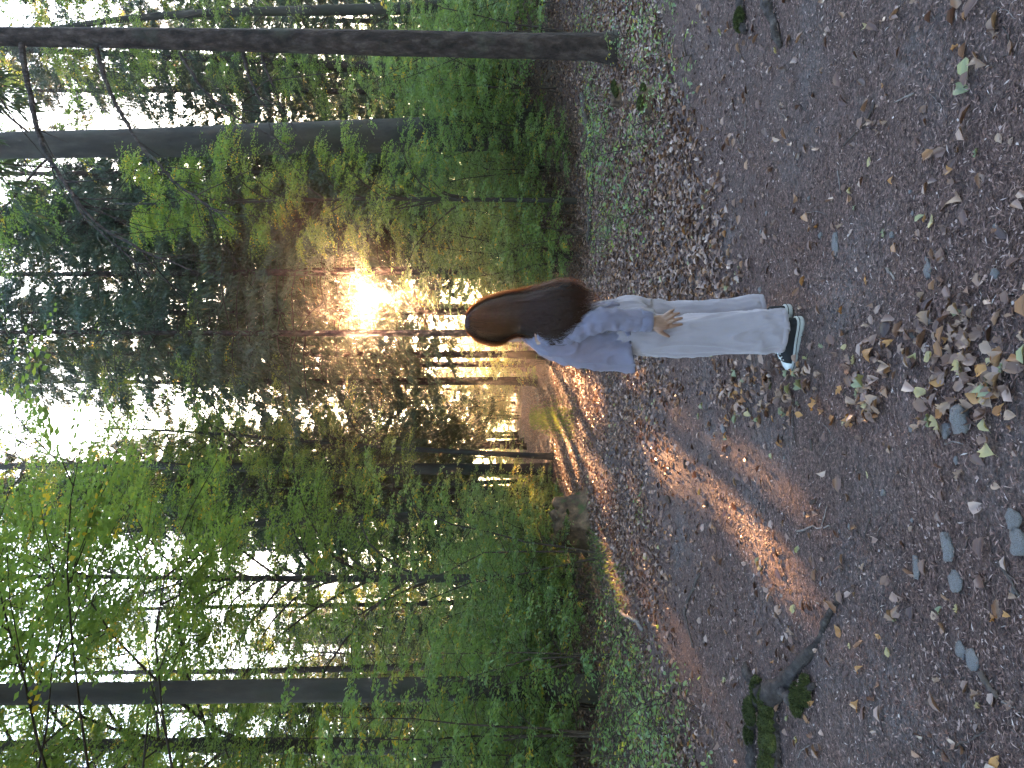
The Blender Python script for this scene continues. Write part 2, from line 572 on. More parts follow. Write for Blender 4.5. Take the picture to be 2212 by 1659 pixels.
def gen_spruce(seed, H, hb, Lmax, nb, per=78, tw=0.26, droop=0.55):
    """crown of a spruce: whorls of drooping boughs hung with needle sprays"""
    rng = np.random.default_rng(seed)
    mb = MB()
    P, D, N, S, tn = [], [], [], [], []
    az = 0
    for b in range(nb):
        u = (b + rng.uniform(0, 1)) / nb
        z = hb + (H - hb) * u
        az += 2.4 + rng.normal(0, 0.4)
        L = (Lmax * (1 - u) ** 0.75 + 0.25) * rng.uniform(0.55, 1.1)
        pts = limb((0, 0, z), az, L, 0.05 + rng.normal(0, 0.1), -droop + rng.normal(0, 0.15), rng, 7, 0.06)
        pts[-1][2] += 0.08 * L
        mb.tube(pts, np.linspace(0.022 * (1 - 0.5 * u), 0.004, 7), 4, False)
        if rng.uniform() < 0.12:
            continue
        ct = rng.uniform(0.1, 0.6)
        n = int(per * (0.35 + 0.65 * L / Lmax))
        for q in range(n):
            t = rng.uniform(0.12, 1.0) ** 0.8
            p, d = along(pts, t)
            sd = np.array([-d[1], d[0], 0]) * rng.choice([-1, 1])
            off = rng.uniform(0, 0.45) * (1 - 0.6 * t) * min(1, L / 2)
            p = p + sd * off
            hang = rng.uniform(0.2, 1.3)
            dd = d * 0.6 + sd * rng.uniform(0.1, 0.9) - np.array([0, 0, hang])
            P.append(p)
            D.append(dd)
            N.append(sd + rng.normal(0, 0.5, 3))
            S.append(tw * rng.uniform(0.5, 1.4))
            tn.append(ct)
    P, D, N, S = map(np.array, (P, D, N, S))
    V = []
    tt = []
    for k in range(3):                       # every spray is three crossed slivers
        Pk = P + rng.normal(0, 0.05, P.shape)
        Dk = D + rng.normal(0, 0.3, D.shape)
        Nk = N + rng.normal(0, 0.8, N.shape)
        V.append(leaf_verts(Pk, Dk, Nk, S * rng.uniform(0.6, 1.1, len(S)), 0.24 + 0.1 * rng.uniform(0, 1, len(S)), L4))
        tt.append(np.clip(np.array(tn) + rng.normal(0, 0.15, len(S)), 0, 0.95))
    return dict(V=np.concatenate(V), tint=np.concatenate(tt), T=L4, wood=mb)


def gen_sapling(seed, H, nst, spread, leaf, m=9, per=9, T=L6, nb=18):
    """young beech: a few thin stems with tiers of flat leafy twigs"""
    rng = np.random.default_rng(seed)
    mb = MB()
    O, D, Ln = [], [], []
    for s in range(nst):
        az = rng.uniform(0, 6.28)
        st = limb((rng.normal(0, 0.06), rng.normal(0, 0.06), -0.05), az, H * rng.uniform(0.7, 1.05), 1.45, rng.uniform(0.85, 1.3), rng, 8, 0.12)
        mb.tube(st, np.linspace(0.014 * (H / 2.5) ** 0.7, 0.003, 8), 5, False)
        a = rng.uniform(0, 6.28)
        for b in range(nb):
            t = 0.12 + 0.86 * (b + rng.uniform(0, 1)) / nb
            p, d = along(st, t)
            a += 2.4 + rng.normal(0, 0.4)
            L = spread * (1.1 - 0.65 * t) * rng.uniform(0.5, 1.15)
            br = limb(p, a, L, 0.5 + rng.normal(0, 0.15), -0.15, rng, 5, 0.14)
            mb.tube(br, np.linspace(0.006, 0.002, 5), 4, False)
            for q in range(per):
                tt = rng.uniform(0.15, 1.0)
                p2, d2 = along(br, tt)
                a2 = math.atan2(d2[1], d2[0]) + rng.choice([-1, 1]) * rng.uniform(0.1, 1.0)
                O.append(p2)
                D.append((math.cos(a2), math.sin(a2), rng.normal(0.0, 0.12)))
                Ln.append(rng.uniform(0.18, 0.42))
    O, D, Ln = np.array(O), np.array(D), np.array(Ln)
    V = sprays(O, D, Ln, m, leaf, rng, T, 0.2, 0.28)
    tint = np.clip(np.repeat(rng.normal(0.42, 0.14, len(O)), m) + rng.normal(0, 0.12, len(V)), 0, 0.9)
    tint[np.repeat(rng.uniform(0, 1, len(O)) < 0.03, m)] = 0.97
    return dict(V=V, tint=tint, T=T, wood=mb)


# gaps in the leaves through which the low sun reaches the ground, the person and the eye
s_ = np.array(SUN)
GAPS = []
for px, py, r in ((659, 1440, .25), (640, 1500, .15), (579, 1590, .17), (600, 1650, .10), (729, 1215, .6), (819, 1262, .35), (800, 1290, .25), (859, 1195, .6), (434, 1330, .3), (455, 1230, .4), (445, 1660, .12), (840, 1250, .3)):
    x, y = gnd(px, py)
    GAPS.append((np.array([x, y, H1(x, y)]), r, 0.0))
GAPS += [(np.array([.31, 3.69, 1.525]), .09, 0), (np.array([.11, 3.75, 1.05]), .12, 0), (np.array([.47, 3.62, 1.2]), .11, 0), (np.array([.2, 3.69, 1.38]), .10, 0)]
GAPS.append((np.array([0, 0, EYE]), 0.03, 0.0105))


def cut(Vw):
    """True for leaves that stand in one of the gaps"""
    c = Vw.mean(1)
    out = np.zeros(len(c), bool)
    for p, r, cone in GAPS:
        d = c - p
        t = d @ s_
        dist = np.linalg.norm(d - t[:, None] * s_, axis=1)
        wob = 1 + 0.35 * np.sin(c[:, 0] * 3.1 + c[:, 2] * 4.3) + 0.25 * np.sin(c[:, 0] * 9 - c[:, 2] * 11)
        out |= (t > 0.3) & (dist < (r + cone * t) * wob)
    return out


NCUT = [0]


def blocks_gap(x, y, r=0.3):
    """would a trunk here stand in one of the sun gaps?"""
    for p, rr, cone in GAPS:
        if y > p[1] + 0.5:
            if abs(x - (p[0] + (y - p[1]) * s_[0] / s_[1])) < r + rr * 0.8 + cone * (y - p[1]):
                return True
    return False



def place_crown(parent, var, meshes, loc, rz, sc, mat, names=('crown', 'branchwork'), wood_mat=None):
    """put a crown (leaves + limbs) under its tree; a crown that reaches into a sun gap is laid in tiers, and the tiers that do get leaves taken out"""
    sc = np.broadcast_to(np.asarray(sc, float), (3,))
    c, s = math.cos(rz), math.sin(rz)
    R = np.array([[c, -s, 0], [s, c, 0], [0, 0, 1]])
    V = var['V']
    Vw = (V * sc) @ R.T + np.asarray(loc) + np.array(parent.location)
    k = cut(Vw)
    made = []
    if k.any():
        NCUT[0] += 1
        if 'tiers' not in var:
            var['tiers'] = np.array_split(np.argsort(V[:, 0, 2], kind='stable'), 14)
            var['tm'] = {}
        whole = []
        for j, idx in enumerate(var['tiers']):
            kk = k[idx]
            if kk.any():
                idx = idx[~kk]
                if len(idx):
                    made.append(obj(names[0], leaf_mesh('foliage', V[idx], var['tint'][idx], var['T'], mat), parent))
            else:
                if j not in var['tm']:
                    var['tm'][j] = leaf_mesh('foliage', V[idx], var['tint'][idx], var['T'], mat)
                made.append(obj(names[0], var['tm'][j], parent))
    else:
        made.append(obj(names[0], meshes[0], parent))
    w = obj(names[1], meshes[1], parent)
    made.append(w)
    for o in made:
        o.location = loc
        o.rotation_euler = (0, 0, rz)
        o.scale = sc
        o['kind'] = 'stuff'
    return made


def prep(var, name, mat, wood_mat):
    return (leaf_mesh(name, var['V'], var['tint'], var['T'], mat), var['wood'].mesh(name + '_wood', wood_mat))

# ------------------------------------------------------------------ trees
SPR = [gen_spruce(11, 24, 5.0, 3.6, 210), gen_spruce(12, 22, 3.0, 3.3, 230), gen_spruce(13, 26, 8.0, 3.4, 180), gen_spruce(14, 18, 1.2, 2.8, 230)]
SPR_M = [prep(v, 'spruce_crown', M['needle'], M['twig']) for v in SPR]
BEE = [gen_beech(21, 20, 6.0, 46, 5.0, 0.09), gen_beech(22, 17, 3.6, 52, 4.2, 0.080, r0=0.020), gen_beech(23, 22, 9.0, 44, 5.5, 0.09), gen_beech(24, 13, 2.0, 48, 3.4, 0.085, el=(1.0, 0.2))]
BEE_M = [prep(v, 'beech_crown', M['beech_leaf'], M['twig']) for v in BEE]


def trunk_mesh(name, H, r0, r1, lean=(0, 0), bend=0.0, flare=0.45, n=16, mat=None, seed=0, rough=0.03):
    rng = np.random.default_rng(seed + 100)
    zs = np.concatenate([np.array([-0.25, 0, 0.08, 0.2, 0.4, 0.7, 1.1]), np.linspace(1.6, H, max(10, int(H / 0.7)))])
    t = np.clip(zs / H, 0, 1)
    ph = rng.uniform(0, 6.28, 4)
    x = lean[0] * t + bend * np.sin(t * 5 + ph[0]) * t
    y = lean[1] * t + bend * np.sin(t * 4 + ph[1]) * t
    r = r0 + (r1 - r0) * t
    th = np.linspace(0, 2 * math.pi, n, endpoint=False)
    fl = flare * np.exp(-np.maximum(zs, -0.05) / 0.28)
    R = r[:, None] * (1 + fl[:, None] * (1 + 0.55 * np.sin(4 * th + ph[2])[None] + 0.3 * np.sin(7 * th + ph[3])[None]))
    R *= 1 + rough * rng.normal(size=R.shape) + 0.04 * np.sin(2 * th + ph[0])[None] * np.cos(zs * 0.9)[:, None] + 0.03 * np.sin(3 * th[None] + zs[:, None] * 0.6)
    V = np.stack([x[:, None] + R * np.cos(th), y[:, None] + R * np.sin(th), np.repeat(zs[:, None], n, 1)], -1)
    mb = MB()
    mb.rings(V)
    ax = np.stack([x, y, zs], 1)
    return mb.mesh(name, mat), ax


def tree(name, label, group, x, y, H, d, kind, crown, csc=1.0, lean=(0, 0), bend=0.05, rz=None, mat=None, dtop=None, flare=0.4, n=14, bare=0, cat='tree', cz=0.0):
    z = H1(x, y)
    root = empty(name, (x, y, z))
    tag(root, label, cat, group)
    mat = mat or (M['spruce_bark'] if kind == 's' else M['beech_bark'])
    sd = int(abs(x * 131 + y * 17)) % 9973
    me, ax = trunk_mesh('trunk', H, d / 2, (dtop if dtop is not None else d * 0.28) / 2, lean, bend, flare, n, mat, sd)
    obj('trunk', me, root)
    if crown is not None:
        var, ms = (SPR, SPR_M) if kind == 's' else (BEE, BEE_M)
        rr = rz if rz is not None else (sd * 0.37) % 6.28
        mid = ax[int(len(ax) * 0.6)]
        place_crown(root, var[crown], ms[crown], (mid[0], mid[1], cz), rr, csc, M['needle'] if kind == 's' else M['beech_leaf'])
    if bare:
        rng = np.random.default_rng(sd)
        mb = MB()
        for b in range(bare):
            zz = rng.uniform(1.2, min(H * 0.6, 10))
            k = int(np.argmin(abs(ax[:, 2] - zz)))
            pts = limb(ax[k], rng.uniform(0, 6.28), rng.uniform(0.3, 1.5), 0.1, -0.5, rng, 5, 0.12)
            mb.tube(pts, np.linspace(0.011, 0.003, 5), 4, False)
        tag(obj('dead_twigs', mb.mesh('dead_twigs', M['twig']), root), kind='stuff')
    return root, ax


def px_at(px, Y):
    return (px - CX) / SP * Y


# the tall spruce whose foot stands on the leaf litter; five bare drooping boughs leave it towards the path
t1, ax1 = tree('spruce_tree', 'tall straight spruce with scaly reddish bark and long bare drooping boughs', None, 4.35, 9.56, 17, 0.335, 's', 2, 0.8, (0.30, 0.0), 0.03, 1.0, dtop=0.12, n=22, cz=2.0)


def bough(parent, disp, y0, y1, r0, r1, side=0, seed=0, name='branch'):
    """a bare bough through points read in the upright frame (sideways u, down v), going from depth y0 to y1"""
    rng = np.random.default_rng(seed)
    k = len(disp)
    P = []
    for i, (v, yy) in enumerate(disp):
        u = 1659 - yy
        Y = y0 + (y1 - y0) * i / (k - 1)
        P.append(((u - CX) / SP * Y, Y, EYE + (CYP - v) / SP * Y))
    P = np.array(P)
    # resample smoothly
    t = np.linspace(0, k - 1, 5 * k)
    Q = np.stack([np.interp(t, np.arange(k), P[:, a]) for a in range(3)], 1)
    for _ in range(3):
        Q[1:-1] = (Q[:-2] + 2 * Q[1:-1] + Q[2:]) / 4
    Q[1:-1] += rng.normal(0, 0.006, Q[1:-1].shape)
    Q = Q - np.array(parent.location)
    mb = MB()
    mb.tube(Q, np.linspace(r0, r1, len(Q)) * (1 + 0.08 * rng.normal(size=len(Q))), 7, True)
    for s in range(side):
        q = int(rng.uniform(0.3, 0.95) * (len(Q) - 2))
        d = unit(Q[q + 1] - Q[q])
        v = d * 0.7 + rng.normal(0, 0.55, 3)
        v[2] -= 0.25
        v = unit(v)
        L = rng.uniform(0.25, 1.1)
        tt = np.linspace(0, 1, 6)[:, None]
        tw = Q[q] + v * L * tt + np.array([0, 0, -0.18 * L]) * tt ** 2 + rng.normal(0, 0.01, (6, 3)) * tt
        mb.tube(tw, np.linspace(r1 * 1.3, 0.003, 6), 5, False)
    return obj(name, mb.mesh(name, M['spruce_bark']), parent)


bough(t1, [(47, 97), (50, 134), (67, 208), (80, 285), (110, 352), (151, 412), (201, 482), (318, 549), (420, 585)], 9.5, 7.6, .042, .008, 16, 1)
bough(t1, [(208, 104), (228, 177), (268, 258), (301, 311), (352, 365), (385, 402), (452, 445), (502, 485)], 9.5, 7.8, .030, .006, 12, 2)
bough(t1, [(388, 114), (402, 141), (445, 201), (502, 248), (576, 291), (643, 323)], 9.5, 8.4, .024, .005, 5, 3)
bough(t1, [(526, 115), (536, 164), (556, 208), (583, 244)], 9.5, 8.9, .028, .008, 3, 4)
bough(t1, [(566, 120), (576, 157), (598, 198)], 9.5, 9.1, .022, .007, 2, 5)
bough(t1, [(151, 412), (170, 455), (215, 500), (285, 560), (330, 600)], 8.2, 7.3, .016, .004, 10, 6)

t2, ax2 = tree('beech_tree', 'massive smooth grey beech rising from the saplings on the bank', None, px_at(1374, 17), 17, 21, 0.80, 'b', 2, 1.0, (-0.55, 0), 0.05, 0.4, dtop=0.42, n=26, flare=0.5, cz=1.5)
t3, ax3 = tree('beech_tree', 'dark straight beech trunk standing in the thicket of saplings', None, px_at(172, 11.2), 11.2, 18, 0.36, 'b', 2, 0.8, (-0.1, 0), 0.07, 2.0, dtop=0.27, n=20, cz=1.5)
t4, ax4 = tree('beech_tree', 'leaning beech with low ascending side limbs at the thicket edge', None, px_at(42, 13), 13, 13, 0.30, 'b', 3, 0.9, (-2.2, 0.2), 0.10, 0.7, dtop=0.14, n=16, cz=2)
tree('beech_tree', 'slender pale-sided beech far behind the thicket of saplings', None, px_at(362, 30), 30, 19, 0.22, 's', 2, 0.7, (-0.5, 0), 0.1, cz=3, n=10, dtop=.12)
t6, ax6 = tree('beech_tree', 'beech with many thin ascending limbs and yellowing leaves', None, px_at(560, 21), 21, 17, 0.30, 'b', 1, 0.85, (-0.9, 0), 0.06, 1.3, n=14, dtop=.05)
mb = MB()
for (pts, r) in (([(740, 1104), (650, 1110), (572, 1118), (435, 1188), (374, 1253), (363, 1294)], .045), ([(780, 1098), (660, 1114), (608, 1178), (560, 1250)], .03), ([(820, 1100), (760, 1118), (690, 1205)], .028), ([(860, 1095), (830, 1107), (780, 1185)], .025), ([(508, 1112), (440, 1128), (330, 1190), (250, 1230)], .03)):
    P = np.array([((1659 - yy - CX) / SP * 21, 21, EYE + (CYP - v) / SP * 21) for v, yy in pts]) - np.array(t6.location)
    P[:, 1] += np.linspace(0, -1.0, len(P))
    mb.tube(P, np.linspace(r, .012, len(P)), 6, False)
obj('limb', mb.mesh('limb', M['beech_bark']), t6)
# a clump of three stems beside the path
t7, _ = tree('beech_tree', 'thickest stem of the beech clump beside the path, pale marks on its bark', None, px_at(645, 25), 25, 23, 0.40, 'b', 0, (1.2, 1.2, 1.25), (0.1, 0), 0.10, 0.2, n=14, dtop=.2, cz=1)
tree('beech_tree', 'thin stem leaning away from the beech clump beside the path', 'thin stems of the beech clump', px_at(622, 25.8), 25.8, 14, 0.18, 'b', None, lean=(-0.5, 0), bend=0.12, n=10)
tree('beech_tree', 'thin stem leaning away from the beech clump beside the path', 'thin stems of the beech clump', px_at(672, 24.5), 24.5, 15, 0.20, 'b', 3, 0.7, (0.9, 0), 0.12, n=10, cz=4)
tree('spruce_tree', 'dark straight spruce trunk where the path bends out of sight', None, 0.15, 35, 27, 0.40, 's', 0, (1.2, 1.2, 1.15), (-0.1, 0), 0.04, 0.5, bare=25, cz=0)
tree('spruce_tree', 'thin spruce close beside the dark trunk at the path bend', None, 0.95, 37, 19, 0.22, 's', 2, 0.7, (-0.1, 0), 0.04, bare=15, cz=2)
tree('spruce_tree', 'slightly leaning dark spruce trunk in the bright clearing beyond the path', None, px_at(705, 50), 50, 20, 0.36, 's', 2, 0.8, (-1.2, 0), 0.1, bare=15, cz=2)
tree('spruce_tree', 'spruce trunk standing right beside the low sun', None, px_at(1076, 25), 25, 20, 0.33, 's', 0, 0.75, (-0.15, 0), 0.04, 2.6, bare=35, dtop=.12, cz=2)
tree('pine_tree', 'leaning pale pinkish pine trunk behind the spruce boughs', None, px_at(1140, 32), 32, 17, 0.24, 's', None, lean=(-1.6, 0), bend=0.1, mat=M['stick'], bare=8)
tree('spruce_tree', 'thin spruce trunk between the scaly spruce and the massive beech', None, px_at(1456, 28), 28, 18, 0.23, 's', 2, 0.75, (0.2, 0), 0.05, bare=20, cz=2, dtop=.12)
tree('spruce_tree', 'leaning mid-sized spruce behind the scaly reddish spruce', None, px_at(1500, 25), 25, 18, 0.31, 's', 0, 0.75, (0.9, 0), 0.05, bare=20, cz=3, dtop=.16)
tree('beech_tree', 'crooked dark beech with a kinked trunk on the far bank', None, px_at(1655, 20), 20, 15, 0.34, 'b', 1, 0.85, (-0.9, 0), 0.35, bare=6)
tree('spruce_tree', 'slim dark spruce just behind the massive smooth beech', 'slim spruces behind the massive beech', px_at(1299, 29), 29, 18, 0.22, 's', 1, 0.75, (-0.2, 0), 0.05, bare=20, cz=1)
tree('spruce_tree', 'slim dark spruce just behind the massive smooth beech', 'slim spruces behind the massive beech', px_at(1262, 33), 33, 20, 0.36, 's', 0, 0.8, (0, 0), 0.05, bare=15, cz=1)
# spruces full of drooping boughs
tree('spruce_tree', 'spruce with dense dark drooping boughs hanging before the low sun', None, px_at(985, 27), 27, 21, 0.30, 's', 1, 0.95, (0, 0), 0.04, 4.0, cz=1)
tree('spruce_tree', 'broad drooping spruce on the bank behind the saplings', 'broad drooping spruces on the bank', px_at(1180, 26), 26, 20, 0.28, 's', 1, 0.9, (0, 0), 0.04, 1.1, cz=0)
tree('spruce_tree', 'broad drooping spruce on the bank behind the saplings', 'broad drooping spruces on the bank', px_at(1345, 36), 36, 22, 0.32, 's', 1, 0.95, (0, 0), 0.04, 3.1, cz=0)
tree('spruce_tree', 'hazy spruce with a pointed top seen through the leaf gap', 'hazy spruces beyond the thicket', px_at(300, 42), 42, 14, 0.28, 's', 3, 0.75, (0, 0), 0.04, 2.1)
tree('spruce_tree', 'hazy spruce with a pointed top seen through the leaf gap', 'hazy spruces beyond the thicket', px_at(420, 48), 48, 15, 0.28, 's', 3, 0.8, (0, 0), 0.04, 0.1)
# the beech beside the path whose trunk is out of view and whose boughs hang over it
tree('beech_tree', 'beech hanging a roof of bright green boughs over the path', None, -6.0, 9.6, 15, 0.4, 'b', 1, (1.7, 1.7, 0.85), (0.3, 0), 0.06, 2.3, cz=2.2)
tree('beech_tree', 'young beech whose leafy boughs reach over the dark straight trunk', None, -9.6, 15.0, 13, 0.25, 'b', 3, (1.2, 1.2, 1.0), (0, 0), 0.06, 2.2)
tree('beech_tree', 'beech with bright green layered boughs between path and thicket', None, -4.2, 16.0, 14, 0.2, 'b', 3, (1.15, 1.15, 1.05), (0, 0), 0.06, 0.3, cz=.8)
tree('beech_tree', 'young beech with sparse bright sprays before the massive trunk', None, 3.6, 14.5, 9, 0.10, 'b', 3, (0.62, 0.62, 0.62), (0, 0), 0.1, 0.3, cz=.5)

tree('beech_tree', 'tall beech whose long layered boughs meet above the path', None, -7.6, 15.5, 19, 0.4, 'b', 0, (1.5, 1.5, 1.0), (0, 0), 0.06, 2.9)
for q, (X, Y) in enumerate(((-4.9, 32), (1.2, 30), (-5.6, 39), (1.7, 42), (-3.9, 46), (1.3, 47), (0.4, 62), (-4.4, 66), (-1.9, 74), (6.0, 31), (4.0, 38), (7.6, 36), (6.7, 46), (9.0, 44), (8.0, 28))):
    tree('spruce_tree', 'tall drooping spruce lining the path before it bends away' if q < 9 else 'tall dense spruce in the dark stand around the low sun', 'spruces lining the far path' if q < 9 else 'spruces around the low sun', X, Y, 27, 0.3, 's', (1, 0)[q % 2], (1.1, 1.1, 1.18), (0, 0), 0.05, n=10, bare=12, mat=M['far_bark'])


tree('spruce_tree', 'dark drooping spruce between the person and the bright gap over the path', None, 1.55, 22.5, 21, 0.24, 's', 2, (1.0, 1.0, .95), (0, 0), 0.04, 1.9, bare=12)
tree('spruce_tree', 'spruce with hanging boughs behind the beech clump beside the path', None, -4.0, 27.5, 23, 0.28, 's', 0, (1.05, 1.05, 1.0), (0, 0), 0.04, 2.9, bare=12)

# background wood: trees one can still tell apart, ranks behind each other
rng = np.random.default_rng(5)
far = []
tries = 0
while len(far) < 150 and tries < 6000:
    tries += 1
    Y = rng.uniform(24, 95)
    X = rng.uniform(-0.62, 0.62) * Y
    if abs(X - float(path_x(Y))) < 2.4 + (Y > 60) * -1.2:
        continue
    px = CX + X / Y * SP
    if Y < 60 and 330 < px < 470 and Y < 46:
        continue
    if any((X - a) ** 2 + (Y - b) ** 2 < 5 for a, b in far):
        continue
    # stay out of the line of the low sun through the nearer trees
    if abs(px - 1024) < 12 or blocks_gap(X, Y, 0.25):
        continue
    far.append((X, Y))
for X, Y in far:
    d = rng.uniform(0.18, 0.42)
    ln = rng.normal(0, .45)
    wd = ('thick' if d > .33 else 'thin' if d < .24 else 'mid-sized') + (' leaning' if abs(ln) > .6 else ' upright')
    if rng.uniform() < 0.55:
        tree('spruce_tree', 'distant spruce with %s dark trunk in the hazy background wood' % wd, '%s distant spruces' % wd, X, Y, rng.uniform(17, 24), d, 's', int(rng.integers(0, 3)), rng.uniform(0.75, 1.0), (ln, 0), 0.08, n=8, mat=M['far_bark'])
    else:
        tree('beech_tree', 'distant light green beech with %s trunk in the hazy background wood' % wd, '%s distant beeches' % wd, X, Y, rng.uniform(14, 20), d, 'b', int(rng.integers(0, 4)), rng.uniform(0.8, 1.05), (ln, 0), 0.12, n=8, mat=M['far_bark'])

# the wood goes on behind the photographer and shuts off the low sky there
rng = np.random.default_rng(15)
back = []
while len(back) < 30:
    X, Y = rng.uniform(-30, 30), rng.uniform(-34, -4)
    if abs(X + 0.3) < 3.2 or any((X - a) ** 2 + (Y - b_) ** 2 < 9 for a, b_ in back):
        continue
    back.append((X, Y))
for X, Y in back + [(-9.5, 1.5), (9.5, 2.5), (-13, 5), (13, 6.5)]:
    if rng.uniform() < 0.6:
        tree('spruce_tree', 'spruce further back along the path on the side away from the sun', 'spruces back along the path', X, Y, 23, 0.3, 's', int(rng.choice([0, 1, 3])), 1.0, n=10)
    else:
        tree('beech_tree', 'beech further back along the path on the side away from the sun', 'beeches back along the path', X, Y, 18, 0.3, 'b', int(rng.choice([0, 1, 3])), 1.0, n=10)

# ------------------------------------------------------------------ saplings
SAP = [gen_sapling(31, 3.4, 3, 1.25, 0.070), gen_sapling(32, 2.6, 3, 1.1, 0.068), gen_sapling(33, 1.8, 3, 0.9, 0.066, nb=14), gen_sapling(34, 2.9, 2, 1.2, 0.075, nb=20), gen_sapling(35, 4.2, 3, 1.4, 0.072, nb=24)]
SAP_M = [prep(v, 'sapling', M['sapling_leaf'], M['twig']) for v in SAP]
SEED = [gen_sapling(41, 0.42, 2, 0.34, 0.055, m=5, per=2, nb=6), gen_sapling(42, 0.30, 1, 0.34, 0.06, m=5, per=2, nb=6), gen_sapling(43, 0.55, 2, 0.42, 0.058, m=6, per=2, nb=6)]
SEED_M = [prep(v, 'seedling', M['sapling_leaf'], M['twig']) for v in SEED]


SAPW = ('tall three-stemmed', 'mid-height bushy', 'low bushy', 'slender two-stemmed', 'tallest wide-spreading')


def sapling(x, y, v, sc, label, group, rz, seedling=False, name='beech_sapling', cat='sapling'):
    root = empty(name, (x, y, H1(x, y) - 0.01))
    tag(root, label, cat, group)
    var, ms = (SEED, SEED_M) if seedling else (SAP, SAP_M)
    place_crown(root, var[v], ms[v], (0, 0, 0), rz, sc, M['sapling_leaf'], ('foliage', 'stem'))
    return root


def scatter(n, xr, yr, ok, mind, rng):
    out = []
    for _ in range(n * 60):
        if len(out) >= n:
            break
        y = rng.uniform(*yr)
        x = rng.uniform(*xr)
        if not ok(x, y) or any((x - a) ** 2 + (y - b) ** 2 < mind ** 2 for a, b in out):
            continue
        out.append((x, y))
    return out


rng = np.random.default_rng(9)
okL = lambda x, y: x < float(path_x(y)) - 2.2 - 0.25 * max(0, 13 - y) and abs(x) / y < 0.68
okR = lambda x, y: x > float(path_x(y)) + 2.9 and abs(x) / y < 0.68 and not (x > 4.5 and y < 12)
for x, y in scatter(100, (-17, -2), (9.5, 25), okL, 0.8, rng):
    v = int(rng.integers(0, 5))
    sapling(x, y, v, rng.uniform(0.75, 1.1), SAPW[v] + ' beech sapling in the thicket around the dark straight beech', SAPW[v] + ' saplings of the thicket', rng.uniform(0, 6.28))
for x, y in scatter(110, (2, 17), (13.5, 27), okR, 0.85, rng):
    v = int(rng.integers(0, 5))
    sapling(x, y, v, rng.uniform(0.7, 1.05), SAPW[v] + ' beech sapling on the bank below the massive beech', SAPW[v] + ' saplings on the bank', rng.uniform(0, 6.28))
okF = lambda x, y: abs(x - float(path_x(y))) > 2.0 and abs(x) / y < 0.6
for x, y in scatter(130, (-28, 28), (26, 54), okF, 1.5, rng):
    v = int(rng.integers(0, 5))
    sapling(x, y, v, rng.uniform(0.9, 1.35), SAPW[v] + ' bright green young beech in the undergrowth further along the path', SAPW[v] + ' young beeches further along the path', rng.uniform(0, 6.28), name='young_beech')
for x, y in scatter(70, (-36, 36), (56, 84), lambda x, y: True, 2.0, rng):
    sapling(x, y, int(rng.choice([0, 3, 4])), rng.uniform(1.3, 2.0), 'light green young beech closing the far end of the wood', 'young beeches closing the far end of the wood', rng.uniform(0, 6.28), name='young_beech')
for x, y in scatter(34, (-16, 12), (58, 78), lambda x, y: True, 1.3, rng):
    sapling(x, y, int(rng.choice([1, 2, 4])), rng.uniform(1.5, 2.2), 'light green young beech closing the far end of the wood', 'young beeches closing the far end of the wood', rng.uniform(0, 6.28), name='young_beech')
for q, (x, y) in enumerate(((-4.6, 57), (-3.6, 59), (-2.7, 57.5), (-1.9, 60), (-1.1, 58), (-3.1, 63), (-0.3, 61))):
    sapling(x, y, q % 5, 1.25, 'bushy young beech where the path disappears', 'young beeches where the path disappears', q * 1.3, name='young_beech')
# knee-high seedlings in the litter
okl = lambda x, y: x < float(path_x(y)) - 1.7 - 0.10 * y and abs(x) / y < 0.58
for x, y in scatter(34, (-6, -1.5), (4.9, 9.5), okl, 0.33, rng):
    sapling(x, y, int(rng.integers(0, 3)), rng.uniform(0.6, 1.15), 'small beech seedling with bluish leaves at the foot of the thicket', 'seedlings at the foot of the thicket', rng.uniform(0, 6.28), True, 'beech_seedling', 'seedling')
okr = lambda x, y: x > 1.3 + 0.06 * y and abs(x) / y < 0.56
for x, y in scatter(26, (1.6, 6.5), (5.8, 12), okr, 0.45, rng):
    sapling(x, y, int(rng.integers(0, 3)), rng.uniform(0.6, 1.1), 'small beech seedling in the leaf litter near the scaly spruce', 'seedlings in the litter near the spruce', rng.uniform(0, 6.28), True, 'beech_seedling', 'seedling')
x, y = gnd(569, 1392)
sapling(x, y, 1, 0.55, 'bright green seedling alone on the bare path', None, 0.5, True, 'beech_seedling', 'seedling')

# ------------------------------------------------------------------ litter
def lay(x, y):
    return hgt(x, y) + 0.007


def flat_leaves(x, y, size, w, rng, T, tilt=0.3, lift=0.0, tint=None, mat=None, name='litter'):
    n = len(x)
    a = rng.uniform(0, 6.283, n)
    D = np.stack([np.cos(a), np.sin(a), rng.normal(0, tilt * 0.5, n)], 1)
    N = np.array([0, 0, 1.0]) + rng.normal(0, tilt, (n, 3))
    P = np.stack([x, y, lay(x, y) + 0.10 * size + rng.uniform(0, 1, n) * lift], 1)
    TT = T.copy()
    V = leaf_verts(P, D, N, size, w, TT)
    return leaf_mesh(name, V, tint, T, mat)


rng = np.random.default_rng(77)
